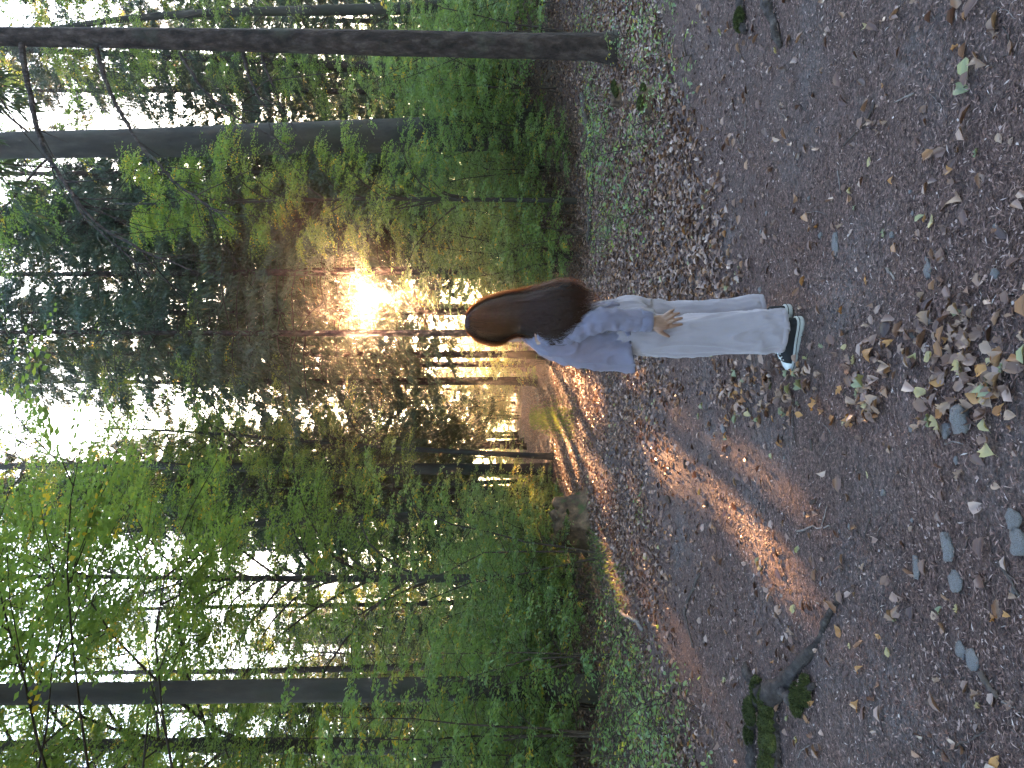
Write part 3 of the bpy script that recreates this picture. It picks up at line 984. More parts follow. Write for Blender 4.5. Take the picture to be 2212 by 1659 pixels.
# fine needle and bark crumbs, thickest close to the eye
n = 205000
y = 1.55 * (10.5 / 1.55) ** (rng.uniform(0, 1, n) ** 0.88)
x = rng.uniform(-0.78, 0.78, n) * y
d = x - path_x(y)
bare = np.exp(-((d + 0.25) / 0.22) ** 2) * 0.75 + 0.45 * np.exp(-((d - 1.0) / 0.3) ** 2)
pat = np.sin(2.3 * x + 1.7 * y) * np.sin(1.9 * x - 2.6 * y + 1) * 0.5 + 0.5
k = rng.uniform(0, 1, n) > bare * (0.5 + 0.5 * pat)
x, y = x[k], y[k]
n = len(x)
ndl = rng.uniform(0, 1, n) < 0.6
sz = np.where(ndl, rng.uniform(0.012, 0.034, n), rng.uniform(0.007, 0.017, n))
w = np.where(ndl, rng.uniform(0.13, 0.28, n), rng.uniform(0.5, 1.3, n))
far_ = sm(3.2, 5.0, y)
sz = sz * (1 + 0.55 * far_)
tn = np.clip(rng.beta(1.3, 1.9, n) + 0.0, 0, 1)
o = obj('needle_litter', flat_leaves(x, y, sz, w, rng, L4, 0.3, 0.003, tn, M['debris']))
tag(o, 'fine brown conifer needles and bark crumbs strewn over the floor', 'litter', kind='stuff')

# leaf litter
def leaf_density(x, y):
    d = x - path_x(y)
    right = sm(4.0, 4.9, y - 0.9 * np.maximum(0, x - 0.5)) * sm(0.25, 0.7, x) * (1 - sm(15, 22, y))
    far_path = 0.75 * sm(5.5, 8.5, y) * (1 - sm(1.8, 2.6, np.abs(d))) * (1 - 0.55 * np.exp(-((d + 0.75) / 0.35) ** 2))
    band = 0.55 * np.exp(-((d - 0.12) / 0.17) ** 2) * (0.25 + 0.75 * (np.sin(3.1 * y + 0.5) > -0.1)) * (y < 9)
    left = 0.55 * sm(1.5, 2.6, -d - 0.05 * y) * sm(4.2, 6, y)
    return np.clip(np.maximum.reduce([right, far_path, band, left, 0.05 + 0 * x]), 0, 1)


n = 330000
y = 1.7 * (26 / 1.7) ** (rng.uniform(0, 1, n) ** 0.72)
x = rng.uniform(-0.72, 0.72, n) * y
k = rng.uniform(0, 1, n) < leaf_density(x, y) * np.clip((y / 11) ** 1.2, 0.10, 1)
x, y = x[k][:72000], y[k][:72000]
ye = 22 + 34 * rng.uniform(0, 1, 11000) ** 1.2
x = np.concatenate([x, path_x(ye) + rng.normal(0, 1.3, 11000)])
y = np.concatenate([y, ye])
n = len(x)
tn = np.clip(rng.beta(1.5, 1.7, n) * 0.98, 0, 0.9)
gr = rng.uniform(0, 1, n)
tn = np.where(gr < 0.05, 0.95, np.where(gr > 0.985, 1.0, tn))
o = obj('leaf_litter', flat_leaves(x, y, rng.uniform(0.034, 0.072, n), rng.uniform(0.7, 1.15, n), rng, L6 * np.array([1, 1, 2.6]), 0.55, 0.014, tn, M['litter_leaf']))
tag(o, 'carpet of dry brown beech leaves beside and along the path', 'leaf litter', kind='stuff')
NLEAF = n

# grass: strip between the far wheel tracks and a few tufts along the edge
n = 2600
y = rng.uniform(16, 40, n)
x = path_x(y) - 0.15 + rng.normal(0, 0.26, n)
n2 = 7000
y2 = rng.uniform(9, 40, n2)
x2 = path_x(y2) - 1.75 - 0.02 * y2 - np.abs(rng.normal(0, 0.7, n2))
x, y = np.concatenate([x, x2]), np.concatenate([y, y2])
n = len(x)
a = rng.uniform(0, 6.283, n)
D = np.stack([np.cos(a) * 0.5, np.sin(a) * 0.5, np.ones(n)], 1)
N = np.stack([-np.sin(a), np.cos(a), 0 * a], 1) + rng.normal(0, .3, (n, 3))
V = leaf_verts(np.stack([x, y, lay(x, y) - 0.01], 1), D, N, rng.uniform(0.05, 0.15, n) * np.clip(y / 18, .8, 1.6), 0.16, L4 * np.array([1, 1, 2.0]))
o = obj('grass', leaf_mesh('grass', V, rng.uniform(0, 1, n), L4, M['grass']))
tag(o, 'strip of short green grass between the wheel tracks of the path', 'grass', kind='stuff')


# ---- single fallen leaves
def leaf_shape(kind, rng):
    """a curled dry leaf, unit long, with midrib, 16 to 22 triangles"""
    m = 7
    t = np.linspace(0, 1, m)
    if kind == 'oval':
        wd = 0.34 * np.sin(np.pi * np.clip(t, 0.02, 0.98) ** 0.85) ** 0.8
    elif kind == 'lobed':
        wd = np.array([0.03, 0.24, 0.13, 0.36, 0.18, 0.24, 0.02])
    else:
        wd = np.array([0.02, 0.36, 0.48, 0.30, 0.40, 0.14, 0.01])
    wd = wd * rng.uniform(0.85, 1.15)
    cu, bend, tw = rng.uniform(0.3, 1.5), rng.uniform(-0.45, 0.7), rng.normal(0, 0.7)
    V = []
    for i in range(m):
        z0 = bend * (t[i] - 0.5) ** 2 * 2
        for s in (-1, 0, 1):
            a = tw * (t[i] - 0.5)
            yy, zz = s * wd[i], cu * wd[i] * abs(s) * 0.8
            V.append((t[i] - 0.5 + (0.05 * rng.normal() if s else 0), yy * math.cos(a) - zz * math.sin(a), z0 + yy * math.sin(a) + zz * math.cos(a) + 0.02 * rng.normal()))
    V = np.array(V)
    V[:, 2] -= V[:, 2].min() - 0.01
    F = []
    for i in range(m - 1):
        for c in range(2):
            b = i * 3 + c
            F.append((b, b + 1, b + 4, b + 3))
    # stalk
    V = np.concatenate([V, [(-0.5, 0.012, 0.05), (-0.5, -0.012, 0.05), (-0.72, -0.03, 0.03), (-0.72, -0.015, 0.03)]])
    F.append((len(V) - 4, len(V) - 3, len(V) - 2, len(V) - 1))
    return V, np.array(F)


LEAF_MESH = {}
rs = np.random.default_rng(3)
for c in ('yellow', 'green', 'orange', 'tan', 'brown'):
    LEAF_MESH[c] = []
    for q in range(6):
        V, F = leaf_shape(('oval', 'oval', 'lobed', 'oval', 'maple', 'lobed')[q], rs)
        LEAF_MESH[c].append(mesh_np('fallen_leaf', V, F, M['leaf_' + c], True, np.full(len(F), rs.uniform(0, 0.6))))
ADJ = {'yellow': 'pale yellow', 'green': 'pale green', 'orange': 'orange brown', 'tan': 'dry tan', 'brown': 'dark brown'}
SINGLE = [0]


def fallen_leaf(x, y, size, col, q, zone, rng, label=None, lift=0.0):
    o = obj('fallen_leaf', LEAF_MESH[col][q])
    o.location = (x, y, float(lay(x, y)) + 0.002 + lift)
    o.rotation_euler = (rng.normal(0, 0.22), rng.normal(0, 0.22), rng.uniform(0, 6.28))
    o.scale = (size, size * rng.uniform(0.8, 1.1), size)
    shp = ('oval', 'oval', 'lobed', 'oval', 'broad toothed', 'lobed')[q]
    if label:
        tag(o, label, 'leaf')
    else:
        lb = '%s %s fallen leaf %s' % (ADJ[col], shp, zone)
        tag(o, lb, 'leaf', '%s %s leaves %s' % (ADJ[col], shp, zone))
    SINGLE[0] += 1
    return o


rng = np.random.default_rng(12)
SPEC = [  # read off the photograph: upright frame u, v, size, colour, shape, what sets it apart
    (1396, 1875, .075, 'tan', 2, 'large pale lobed leaf lying beside a dark twig on the needles'),
    (1376, 1889, .045, 'tan', 4, 'pale torn leaf next to the large lobed leaf'),
    (1180, 1998, .052, 'yellow', 0, 'single smooth yellow oval leaf on the grey soil'),
    (1310, 1865, .042, 'yellow', 0, 'narrow yellow leaf with stalk among brown needles'),
    (1289, 2033, .040, 'orange', 4, 'rust orange leaf lying alone on grey soil'),
    (1270, 1910, .035, 'orange', 1, 'curled rust leaf beside a short grey stick'),
    (1230, 2055, .060, 'tan', 4, 'group leaf, broad pinkish and flat on grey soil'),
    (1020, 1990, .060, 'tan', 0, 'long pale curled leaf with an orange half'),
    (935, 2070, .050, 'tan', 0, 'cream coloured curled leaf beside the leaf band'),
    (297, 1816, .070, 'orange', 0, 'rust brown leaf resting on the thin end of the mossy root'),
    (298, 1715, .060, 'tan', 2, 'whitish shrivelled leaf on the needles above the thin root'),
    (328, 1930, .055, 'tan', 4, 'crumpled white leaf on the brown needles'),
    (212, 1868, .050, 'orange', 1, 'flat rust leaf between root and broad path'),
    (135, 1866, .055, 'orange', 4, 'bright rust leaf near the thick mossy root'),
    (12, 2158, .055, 'orange', 3, 'rust leaf at the far side of the thin bare stick'),
    (445, 1633, .060, 'green', 0, 'grey green leaf lit beside the orange sun fleck'),
    (431, 1640, .055, 'yellow', 1, 'yellow leaf tucked against the grey green leaf'),
    (404, 1912, .055, 'brown', 1, 'dark olive leaf standing on edge on the needles'),
    (322, 1933, .03, 'green', 0, 'tiny grey green leaf by the crumpled white leaf'),
    (800, 2120, .075, 'orange', 3, 'large orange brown leaf leaning on the grey rock'),
    (775, 2105, .060, 'tan', 4, 'pale tan leaf wedged under the grey rock'),
    (1590, 1685, .05, 'tan', 1, 'pale leaf in the moss beside the hollow root'),
    (1465, 2065, .06, 'green', 3, 'pale green folded leaf far out on the needles'),
    (1530, 2110, .08, 'tan', 2, 'large mauve tan leaf at the edge of the grey soil'),
    (1610, 2145, .075, 'tan', 0, 'long mauve leaf among the scattered pale leaves'),
]
for u, v, s, c, q, lb in SPEC:
    x, y = gnd(u, v)
    fallen_leaf(x, y, s * 0.9, c, q, '', rng, lb)
pal = ['tan'] * 8 + ['brown'] * 9 + ['orange'] * 5 + ['green'] * 3 + ['yellow'] * 2
# clusters of the leaf band between the wheel tracks
for (u, v, nn, ru, rv) in ((805, 1600, 46, 40, 60), (800, 1720, 38, 38, 45), (790, 1880, 22, 28, 30), (905, 2100, 34, 60, 60), (815, 2170, 22, 70, 40), (900, 1980, 12, 40, 60), (760, 2030, 8, 30, 30), (860, 1830, 10, 50, 40)):
    for q in range(nn):
        x, y = gnd(u + rng.normal(0, ru), v + rng.normal(0, rv) * 0.6)
        fallen_leaf(x, y, rng.uniform(0.032, 0.062), rng.choice(pal), int(rng.integers(0, 6)), 'heaped in the leaf band between the wheel tracks', rng, lift=rng.uniform(0, 0.018))
for q in range(90):
    u, v = rng.uniform(0, 1659), rng.uniform(1660, 2205)
    x, y = gnd(u, v)
    fallen_leaf(x, y, rng.uniform(0.022, 0.045), rng.choice(pal), int(rng.integers(0, 6)), 'lying singly on the brown needles', rng)


# ---- stones
def stone_mesh(seed, flat=0.5):
    rng = np.random.default_rng(seed)
    nu, nv = 12, 7
    u = np.linspace(0, 2 * math.pi, nu, endpoint=False)
    v = np.linspace(-1.35, 1.35, nv)
    P = np.stack([np.cos(v)[:, None] * np.cos(u), np.cos(v)[:, None] * np.sin(u), np.repeat(np.sin(v)[:, None], nu, 1)], -1)
    sh = rng.uniform(0, 9, 3)
    f = np.array([[1 + 0.55 * mnoise.noise(Vector(p * 1.4 + sh)) + 0.25 * mnoise.noise(Vector(p * 3.3 + sh)) for p in row] for row in P])
    P = P * f[..., None]
    P[..., 2] *= flat
    P[..., 0] = np.clip(P[..., 0], -0.8, 0.85)
    mb = MB()
    mb.rings(P)
    return mb.mesh('stone', M['stone'], False)


for k, (u, v, s, ar, rz, fl, lb) in enumerate((
        (754, 2092, .034, 1.7, 0.1, .8, 'knobbly grey rock half sunk at the edge of the leaf band'),
        (728, 2052, .024, 1.2, 0.4, .4, 'flat bluish chip of stone beside the knobbly grey rock'),
        (477, 2047, .030, 1.9, 0.2, .4, 'long pale grey stone lying flat in the needles'),
        (433, 1977, .022, 2.2, 0.1, .35, 'narrow pale stone ground into the path'),
        (403, 2060, .030, 1.4, 0.3, .3, 'flat pinkish grey stone with a broken corner'),
        (535, 2196, .030, 1.1, 0.9, .5, 'round pale rock beside a second one on the soil'),
        (487, 2206, .034, 1.3, 0.2, .5, 'larger pale rock with a leaf lying on it'),
        (254, 2074, .028, 1.1, 0.8, .3, 'flat mauve stone above the thick dark stick'),
        (233, 2097, .030, 1.3, 0.4, .3, 'second flat mauve stone touching the thick dark stick'),
        (1075, 1995, .020, 2.0, 0.1, .3, 'thin bluish stone flush with the grey soil'),
        (1130, 1790, .028, 2.4, 0.1, .25, 'bluish grey stone flush with the path behind the shoes'),
        (735, 1570, .030, 1.5, 0.8, .5, 'small pointed stone on the bare wheel track'))):
    x, y = gnd(u, v)
    o = obj('stone', stone_mesh(50 + k, fl))
    o.location = (x, y, float(lay(x, y)) + s * fl * 0.35)
    o.rotation_euler = (0, 0, rz)
    o.scale = (s * ar, s, s)
    tag(o, lb, 'stone', 'stones in the path')
rng = np.random.default_rng(31)
for k in range(34):
    u, v = rng.uniform(300, 1250), rng.uniform(1600, 2200)
    x, y = gnd(u, v)
    o = obj('stone', bpy.data.objects['stone'].data if k % 3 else bpy.data.objects['stone.004'].data)
    s = rng.uniform(0.006, 0.014)
    o.location = (x, y, float(lay(x, y)) + s * .2)
    o.rotation_euler = (0, 0, rng.uniform(0, 6.28))
    o.scale = (s * rng.uniform(1, 1.8), s, s)
    tag(o, 'tiny grey pebble pressed into the path soil', 'stone', 'tiny pebbles of the path')


# ---- sticks
def stick(pts, r, name, label, mat, group=None, fork=None, cat='twig', lift=None, n=6):
    """a stick along upright-frame points on the floor"""
    G = [gnd(u, v) for u, v in pts]
    P = np.array([(x, y, float(lay(x, y)) + (r * 0.7 if lift is None else lift)) for x, y in G])
    k = len(P)
    t = np.linspace(0, k - 1, max(6, 4 * k))
    Q = np.stack([np.interp(t, np.arange(k), P[:, a]) for a in range(3)], 1)
    rg = np.random.default_rng(int(pts[0][0] * 7 + pts[0][1]))
    L = np.linalg.norm(Q[-1] - Q[0])
    Q[1:-1] += rg.normal(0, 0.008 * L + 0.0008, Q[1:-1].shape) * np.array([1, 1, 0.4])
    c = Q.mean(0)
    mb = MB()
    mb.tube(Q - c, np.linspace(r, r * 0.6, len(Q)) * (1 + 0.12 * rg.normal(size=len(Q))), n)
    o = obj(name, mb.mesh(name, mat))
    o.location = c
    tag(o, label, cat, group)
    if fork is not None:
        f = MB()
        q = Q[int(len(Q) * fork)] - c
        d = unit(Q[-1] - Q[0])
        sd = np.array([-d[1], d[0], 0.15])
        tt = np.linspace(0, 1, 5)[:, None]
        f.tube(q + (d * 0.8 + sd * 0.6) * L * 0.3 * tt, np.linspace(r * 0.6, r * 0.25, 5), 5)
        obj('side_twig', f.mesh('side_twig', mat), o)
    return o


stick([(206, 2118), (178, 2136), (152, 2157)], .0105, 'stick', 'short thick dark stick with a broken end', M['dark_stick'], cat='stick', n=10)
stick([(143, 2162), (130, 2190)], .004, 'stick', 'pale splinter beside the short thick dark stick', M['leaf_tan'] if False else M['stick'], cat='stick')
stick([(447, 2155), (420, 2175), (372, 2197)], .006, 'stick', 'bent dark stick with a pale broken tip', M['dark_stick'], cat='stick', fork=.5)
stick([(511, 1718), (521, 1770), (521, 1794)], .0055, 'twig', 'pale forked twig lying across the needles', M['stick'], fork=.6)
stick([(511, 1850), (480, 1878), (454, 1901)], .003, 'twig', 'long thin dark twig beside the pinkish stone', M['dark_stick'])
stick([(47, 2070), (60, 2100), (78, 2135)], .0045, 'twig', 'curved thin bare stick far from the path middle', M['dark_stick'])
stick([(1438, 1885), (1400, 1868), (1345, 1816)], .005, 'twig', 'dark knotted twig next to the large lobed leaf', M['dark_stick'])
stick([(1458, 1967), (1438, 1925)], .0048, 'twig', 'straight grey stick lying clear on the needles', M['stick'])
stick([(1330, 1593), (1345, 1610), (1420, 1615)], .004, 'twig', 'pale twig standing out at the edge of the needles', M['stick'], fork=.4)
stick([(1348, 1600), (1440, 1575)], .003, 'twig', 'thin pale twig crossing behind the other pale twig', M['stick'])
stick([(1290, 1800), (1240, 1803)], .0035, 'twig', 'short slanting twig beside a yellow green leaf', M['stick'])
stick([(1425, 2200), (1380, 2205)], .007, 'twig', 'thick bent stick at the border of the grey soil', M['stick'], cat='stick')
stick([(800, 1722), (735, 1720), (700, 1725)], .004, 'twig', 'forked dark twig reaching out of the leaf band', M['dark_stick'], fork=.7)
stick([(710, 1758), (685, 1760)], .006, 'twig', 'stubby dark stick on the bare wheel track', M['dark_stick'])
stick([(540, 1880), (480, 1860)], .0035, 'twig', 'slim brown twig on the orange-lit needles', M['dark_stick'])
stick([(1080, 1905), (1055, 1925)], .006, 'twig', 'short pale chip of wood behind the shoes', M['stick'])
rng = np.random.default_rng(44)
for k in range(70):
    u, v = rng.uniform(-20, 1680), rng.uniform(1620, 2210)
    a = rng.uniform(0, 3.14)
    L = rng.uniform(18, 75)
    stick([(u, v), (u + L * 0.5 * math.cos(a), v + L * 0.5 * math.sin(a) * .7), (u + L * math.cos(a + .2), v + L * math.sin(a + .2) * .7)], rng.uniform(.0014, .0030), 'twig', 'hair-thin broken twig lying on the brown needles', M['stick'] if k % 3 == 0 else M['dark_stick'], 'hair-thin twigs on the needles', n=5)
# larger fallen wood further back
stick([(1455, 1282), (1380, 1288), (1290, 1291), (1180, 1284), (1140, 1278)], .055, 'fallen_branch', 'long rotting log lying across the leaf litter below the bank', M['dark_stick'], cat='log', n=10)
stick([(339, 1340), (322, 1372), (298, 1391)], .028, 'fallen_branch', 'curved bare piece of branch at the thicket edge', M['stick'], cat='branch', n=8)
stick([(166, 1394), (120, 1404), (34, 1418)], .022, 'fallen_branch', 'long straight branch lying along the thicket edge', M['dark_stick'], cat='branch', n=8, lift=.05)
stick([(1250, 1398), (1180, 1372), (1110, 1352)], .012, 'fallen_branch', 'thin dark branch lying in the seedlings', M['dark_stick'], cat='branch')
stick([(420, 1510), (340, 1480), (260, 1500)], .010, 'fallen_branch', 'brown crooked branch half under leaves by the thicket', M['dark_stick'], cat='branch')


# ---- spruce cones
def cone_thing(u, v, L, rz, label):
    x, y = gnd(u, v)
    root = empty('spruce_cone', (x, y, float(lay(x, y)) + L * 0.17), rz)
    tag(root, label, 'cone', 'spruce cones on the path')
    core = MB()
    z = np.linspace(-.5, .5, 7) * L
    core.tube(np.stack([z, 0 * z, 0 * z], 1), L * .15 * np.sin(np.linspace(.5, 2.9, 7)) + .001, 8)
    obj('core', core.mesh('core', M['cone']), root)
    P, D, N = [], [], []
    for q in range(90):
        t = q / 90
        a = q * 2.4
        r = L * .14 * math.sin(.5 + 2.3 * t)
        P.append(((t - .5) * L, r * math.cos(a), r * math.sin(a)))
        D.append((.9, .6 * math.cos(a), .6 * math.sin(a)))
        N.append((-.5, math.cos(a), math.sin(a)))
    V = leaf_verts(np.array(P), np.array(D), np.array(N), np.full(90, L * .17), 1.4, L4)
    o = obj('scales', leaf_mesh('scales', V, np.zeros(90), L4, M['cone']), root)
    o['kind'] = 'stuff'


cone_thing(579, 1444, .10, 1.2, 'dark spruce cone standing out beside the orange sun fleck')
cone_thing(655, 1480, .07, 0.3, 'small dark spruce cone in the orange sun fleck')
cone_thing(575, 1760, .05, 2.0, 'small brown spruce cone on the near needles')
cone_thing(570, 1520, .06, 0.8, 'small dark spruce cone behind the large one')


# ---- exposed roots
def root_tube(pts, radii, mb, seed, sink=0.46, n=14):
    rg = np.random.default_rng(seed)
    G = [gnd(u, v) for u, v in pts]
    k = len(G)
    t = np.linspace(0, k - 1, 9 * k)
    X = np.interp(t, np.arange(k), [g[0] for g in G])
    Y = np.interp(t, np.arange(k), [g[1] for g in G])
    for _ in range(6):
        X[1:-1] = (X[:-2] + 2 * X[1:-1] + X[2:]) / 4
        Y[1:-1] = (Y[:-2] + 2 * Y[1:-1] + Y[2:]) / 4
    R = np.interp(t, np.arange(k), radii)
    R = R * (1 + 0.10 * np.sin(t * 5 + seed) + 0.06 * rg.normal(size=len(t)))
    Z = lay(X, Y) + R * (1 - 2 * sink) + 0.01 * np.sin(t * 3)
    mb.tube(np.stack([X, Y, Z], 1), R, n, True, 0.09, up=(0, 0, 1))
    return X, Y, Z, R


def moss_on(parent, spots, seed, name='moss'):
    """cushions of moss: tiny upright slivers over a low lumpy pad"""
    rg = np.random.default_rng(seed)
    for (cx, cy, cz, rx, ry, rz_) in spots:
        mb = MB()
        mb.ellipsoid((0, 0, 0), (rx, ry, rz_), None, 16, 8)
        V0 = np.concatenate(mb.V)
        for i in range(len(V0)):
            V0[i] *= 1 + 0.25 * mnoise.noise(Vector(V0[i] * 25 + np.array([seed, cx, cy])))
        mb.V = [V0]
        o = obj(name, mb.mesh(name, M['moss']), parent)
        o.location = np.array([cx, cy, cz]) - np.array(parent.location)
        m = 900
        a, b = rg.uniform(0, 6.28, m), np.arccos(rg.uniform(0, 1, m))
        P = np.stack([np.cos(a) * np.sin(b) * rx, np.sin(a) * np.sin(b) * ry, np.cos(b) * rz_], 1)
        V = leaf_verts(P, P / np.array([rx, ry, rz_]) ** 2 * min(rx, rz_) + rg.normal(0, .4, (m, 3)), rg.normal(0, 1, (m, 3)), rg.uniform(.008, .02, m), .5, L4)
        f = obj('moss_shoots', leaf_mesh('moss_shoots', V, rg.uniform(0, 1, m), L4, M['moss']), o)
        f['kind'] = 'stuff'


mr = empty('exposed_root', (-1.75, 3.85, 0.0))
tag(mr, 'thick mossy tree root snaking out over the needles to a thin end', 'root')
mb = MB()
r1 = root_tube([(372, 1818), (311, 1786), (257, 1766), (213, 1728), (183, 1700), (156, 1676), (88, 1676), (7, 1684), (-120, 1680)], [.012, .018, .022, .032, .05, .06, .062, .065, .085], mb, 3)
Vm = np.concatenate(mb.V) - np.array(mr.location)
mb.V = [Vm]
obj('main_root', mb.mesh('main_root', M['root']), mr)
mb = MB()
r2 = root_tube([(225, 1612), (190, 1626), (160, 1655)], [.02, .035, .05], mb, 5)
mb.V = [np.concatenate(mb.V) - np.array(mr.location)]
obj('side_root', mb.mesh('side_root', M['root']), mr)
mb = MB()
r3 = root_tube([(150, 1640), (88, 1627), (7, 1630), (-100, 1625)], [.025, .036, .042, .05], mb, 6)
mb.V = [np.concatenate(mb.V) - np.array(mr.location)]
obj('side_root', mb.mesh('side_root', M['root']), mr)
mb = MB()
r4 = root_tube([(170, 1700), (140, 1728), (165, 1752), (180, 1772)], [.035, .03, .022, .012], mb, 8)
mb.V = [np.concatenate(mb.V) - np.array(mr.location)]
obj('side_root', mb.mesh('side_root', M['root']), mr)


def on_root(rt, f, dz=0.0):
    i = int(f * (len(rt[0]) - 1))
    return rt[0][i], rt[1][i], rt[2][i] + rt[3][i] * 0.45 + dz


sp = []
for rt, f, a, b, c in ((r1, .66, .09, .055, .045), (r1, .74, .08, .06, .05), (r1, .80, .09, .065, .05), (r1, .88, .08, .06, .05), (r1, .95, .09, .06, .05), (r3, .15, .08, .05, .035), (r3, .42, .06, .04, .03), (r4, .45, .08, .05, .025), (r4, .75, .07, .045, .02), (r2, .85, .07, .05, .035)):
    p = on_root(rt, f)
    sp.append((*p, a, b, c))
moss_on(mr, sp, 4)

hr = empty('exposed_root', (1.9, 3.85, 0))
tag(hr, 'short hollow broken root with moss on the needle-covered rise', 'root')
mb = MB()
h1 = root_tube([(1558, 1692), (1600, 1680), (1640, 1668), (1720, 1655)], [.012, .025, .038, .06], mb, 11)
mb.V = [np.concatenate(mb.V) - np.array(hr.location)]
obj('main_root', mb.mesh('main_root', M['root']), hr)
mb = MB()
h2 = root_tube([(1590, 1612), (1625, 1605), (1720, 1590)], [.02, .03, .05], mb, 12)
mb.V = [np.concatenate(mb.V) - np.array(hr.location)]
obj('side_root', mb.mesh('side_root', M['root']), hr)
moss_on(hr, [(*on_root(h2, .4), .07, .045, .03), (*on_root(h1, .9), .06, .05, .03)], 9)


# ---- stumps
def stump(name, label, x, y, rx, ry, h, seed, mossn=5):
    rg = np.random.default_rng(seed)
    root = empty(name, (x, y, H1(x, y)))
    tag(root, label, 'stump')
    nn = 40
    th = np.linspace(0, 2 * math.pi, nn, endpoint=False)
    zs = np.array([-.15, 0, .1, .25, .45, .65, .82, .95, 1.0, .9, .8]) * h
    rr = np.array([1.5, 1.35, 1.18, 1.05, .98, .95, .93, .9, .82, .62, .3])
    V = []
    for z, r in zip(zs, rr):
        row = []
        for a in th:
            f = 1 + 0.22 * mnoise.noise((3 * math.cos(a) + seed, 3 * math.sin(a), z * 2)) + 0.09 * mnoise.noise((9 * math.cos(a), 9 * math.sin(a) + seed, z * 8))
            f += 0.16 * math.sin(5 * a + seed) * (1.5 - z / h) * 0.4
            top = 0.30 * h * mnoise.noise((2.5 * math.cos(a), 2.5 * math.sin(a), seed)) * (z / h) ** 2
            row.append((rx * r * f * math.cos(a), ry * r * f * math.sin(a), z + top))
        V.append(row)
    mb = MB()
    mb.rings(np.array(V))
    obj('trunk_base', mb.mesh('trunk_base', M['rot_wood']), root)
    sp = []
    for q in range(mossn):
        a = rg.uniform(3.4, 6.0)
        sp.append((x + rx * .8 * math.cos(a), y + ry * .8 * math.sin(a), H1(x, y) + h * rg.uniform(.55, .95), rg.uniform(.05, .10), rg.uniform(.05, .09), .03))
    moss_on(root, sp, seed)
    return root


stump('tree_stump', 'broad rotten stump with mossy top at the edge of the path', px_at(530, 13.9), 13.9, .50, .42, .62, 3, 3)
stump('tree_stump', 'small dark rotten stump among the seedlings near the scaly spruce', px_at(1440, 7.3), 7.3, .13, .12, .14, 8, 2)
stump('tree_stump', 'low decayed stump at the foot of the scaly spruce', px_at(1452, 9.3), 9.3, .14, .12, .13, 6, 2)

# ------------------------------------------------------------------ the woman on the path
AH = math.radians(28)
CA, SA = math.cos(AH), math.sin(AH)
PC = np.array([0.305, 3.69])
PZ0 = H1(0.3, 3.69) + 0.010


def W(f, l, z):
    """body frame (forward, left, up) -> world"""
    return np.stack([PC[0] - CA * np.asarray(f, float) - SA * np.asarray(l, float), PC[1] + SA * np.asarray(f, float) - CA * np.asarray(l, float), np.asarray(z, float) + PZ0 + 0 * np.asarray(f, float)], -1)


def fx(X, l):
    """forward value that puts a point at world X for a given left value"""
    return (PC[0] - SA * l - X) / CA


def remesh(mb, voxel, sm_it, name):
    me = mb.mesh(name + '_raw')
    o = bpy.data.objects.new(name + '_raw', me)
    COL.objects.link(o)
    r = o.modifiers.new('r', 'REMESH')
    r.mode = 'VOXEL'
    r.voxel_size = voxel
    if sm_it:
        s = o.modifiers.new('s', 'SMOOTH')
        s.factor = 0.5
        s.iterations = sm_it
    dg = bpy.context.evaluated_depsgraph_get()
    ev = o.evaluated_get(dg)
    m2 = bpy.data.meshes.new_from_object(ev)
    bpy.data.objects.remove(o)
    bpy.data.meshes.remove(me)
    m2.name = name
    return m2


def get_vn(me):
    n = len(me.vertices)
    V = np.zeros(n * 3, np.float32)
    me.vertices.foreach_get('co', V)
    N = np.zeros(n * 3, np.float32)
    me.vertices.foreach_get('normal', N)
    return V.reshape(-1, 3).astype(float), N.reshape(-1, 3).astype(float)


def set_v(me, V):
    me.vertices.foreach_set('co', V.astype(np.float32).ravel())
    me.polygons.foreach_set('use_smooth', np.ones(len(me.polygons), bool))
    me.update()


def nz3(P, s, off=0.0):
    return np.array([mnoise.noise((p[0] * s[0] + off, p[1] * s[1] + off * 1.7, p[2] * s[2] - off)) for p in P])


def fabric(name, col, rough=0.85, trans=0.0, weave=700, bump=0.25, tcol=None):
    m, n, l = new_mat(name)
    tc = n.new('ShaderNodeTexCoord')
    nz = n.new('ShaderNodeTexNoise')
    nz.inputs['Scale'].default_value = weave
    nz.inputs['Detail'].default_value = 3
    l.new(tc.outputs['Object'], nz.inputs['Vector'])
    n2 = n.new('ShaderNodeTexNoise')
    n2.inputs['Scale'].default_value = 9
    n2.inputs['Detail'].default_value = 6
    l.new(tc.outputs['Object'], n2.inputs['Vector'])
    r = ramp(n, [(0.35, tuple(c * 0.90 for c in col)), (0.65, col)])
    l.new(n2.outputs['Fac'], r.inputs[0])
    p = n.new('ShaderNodeBsdfPrincipled')
    p.inputs['Roughness'].default_value = rough
    p.inputs['Specular IOR Level'].default_value = 0.2
    p.inputs['Sheen Weight'].default_value = 0.2 if col[0] > 0.1 else 0.0
    l.new(r.outputs[0], p.inputs['Base Color'])
    b = n.new('ShaderNodeBump')
    b.inputs['Strength'].default_value = bump
    b.inputs['Distance'].default_value = 0.002
    l.new(nz.outputs['Fac'], b.inputs['Height'])
    l.new(b.outputs[0], p.inputs['Normal'])
    o = n.new('ShaderNodeOutputMaterial')
    if trans:
        t = n.new('ShaderNodeBsdfTranslucent')
        t.inputs[0].default_value = (*(tcol or col), 1)
        mx = n.new('ShaderNodeMixShader')
        mx.inputs[0].default_value = trans
        l.new(p.outputs[0], mx.inputs[1])
        l.new(t.outputs[0], mx.inputs[2])
        l.new(mx.outputs[0], o.inputs['Surface'])
    else:
        l.new(p.outputs[0], o.inputs['Surface'])
    return m


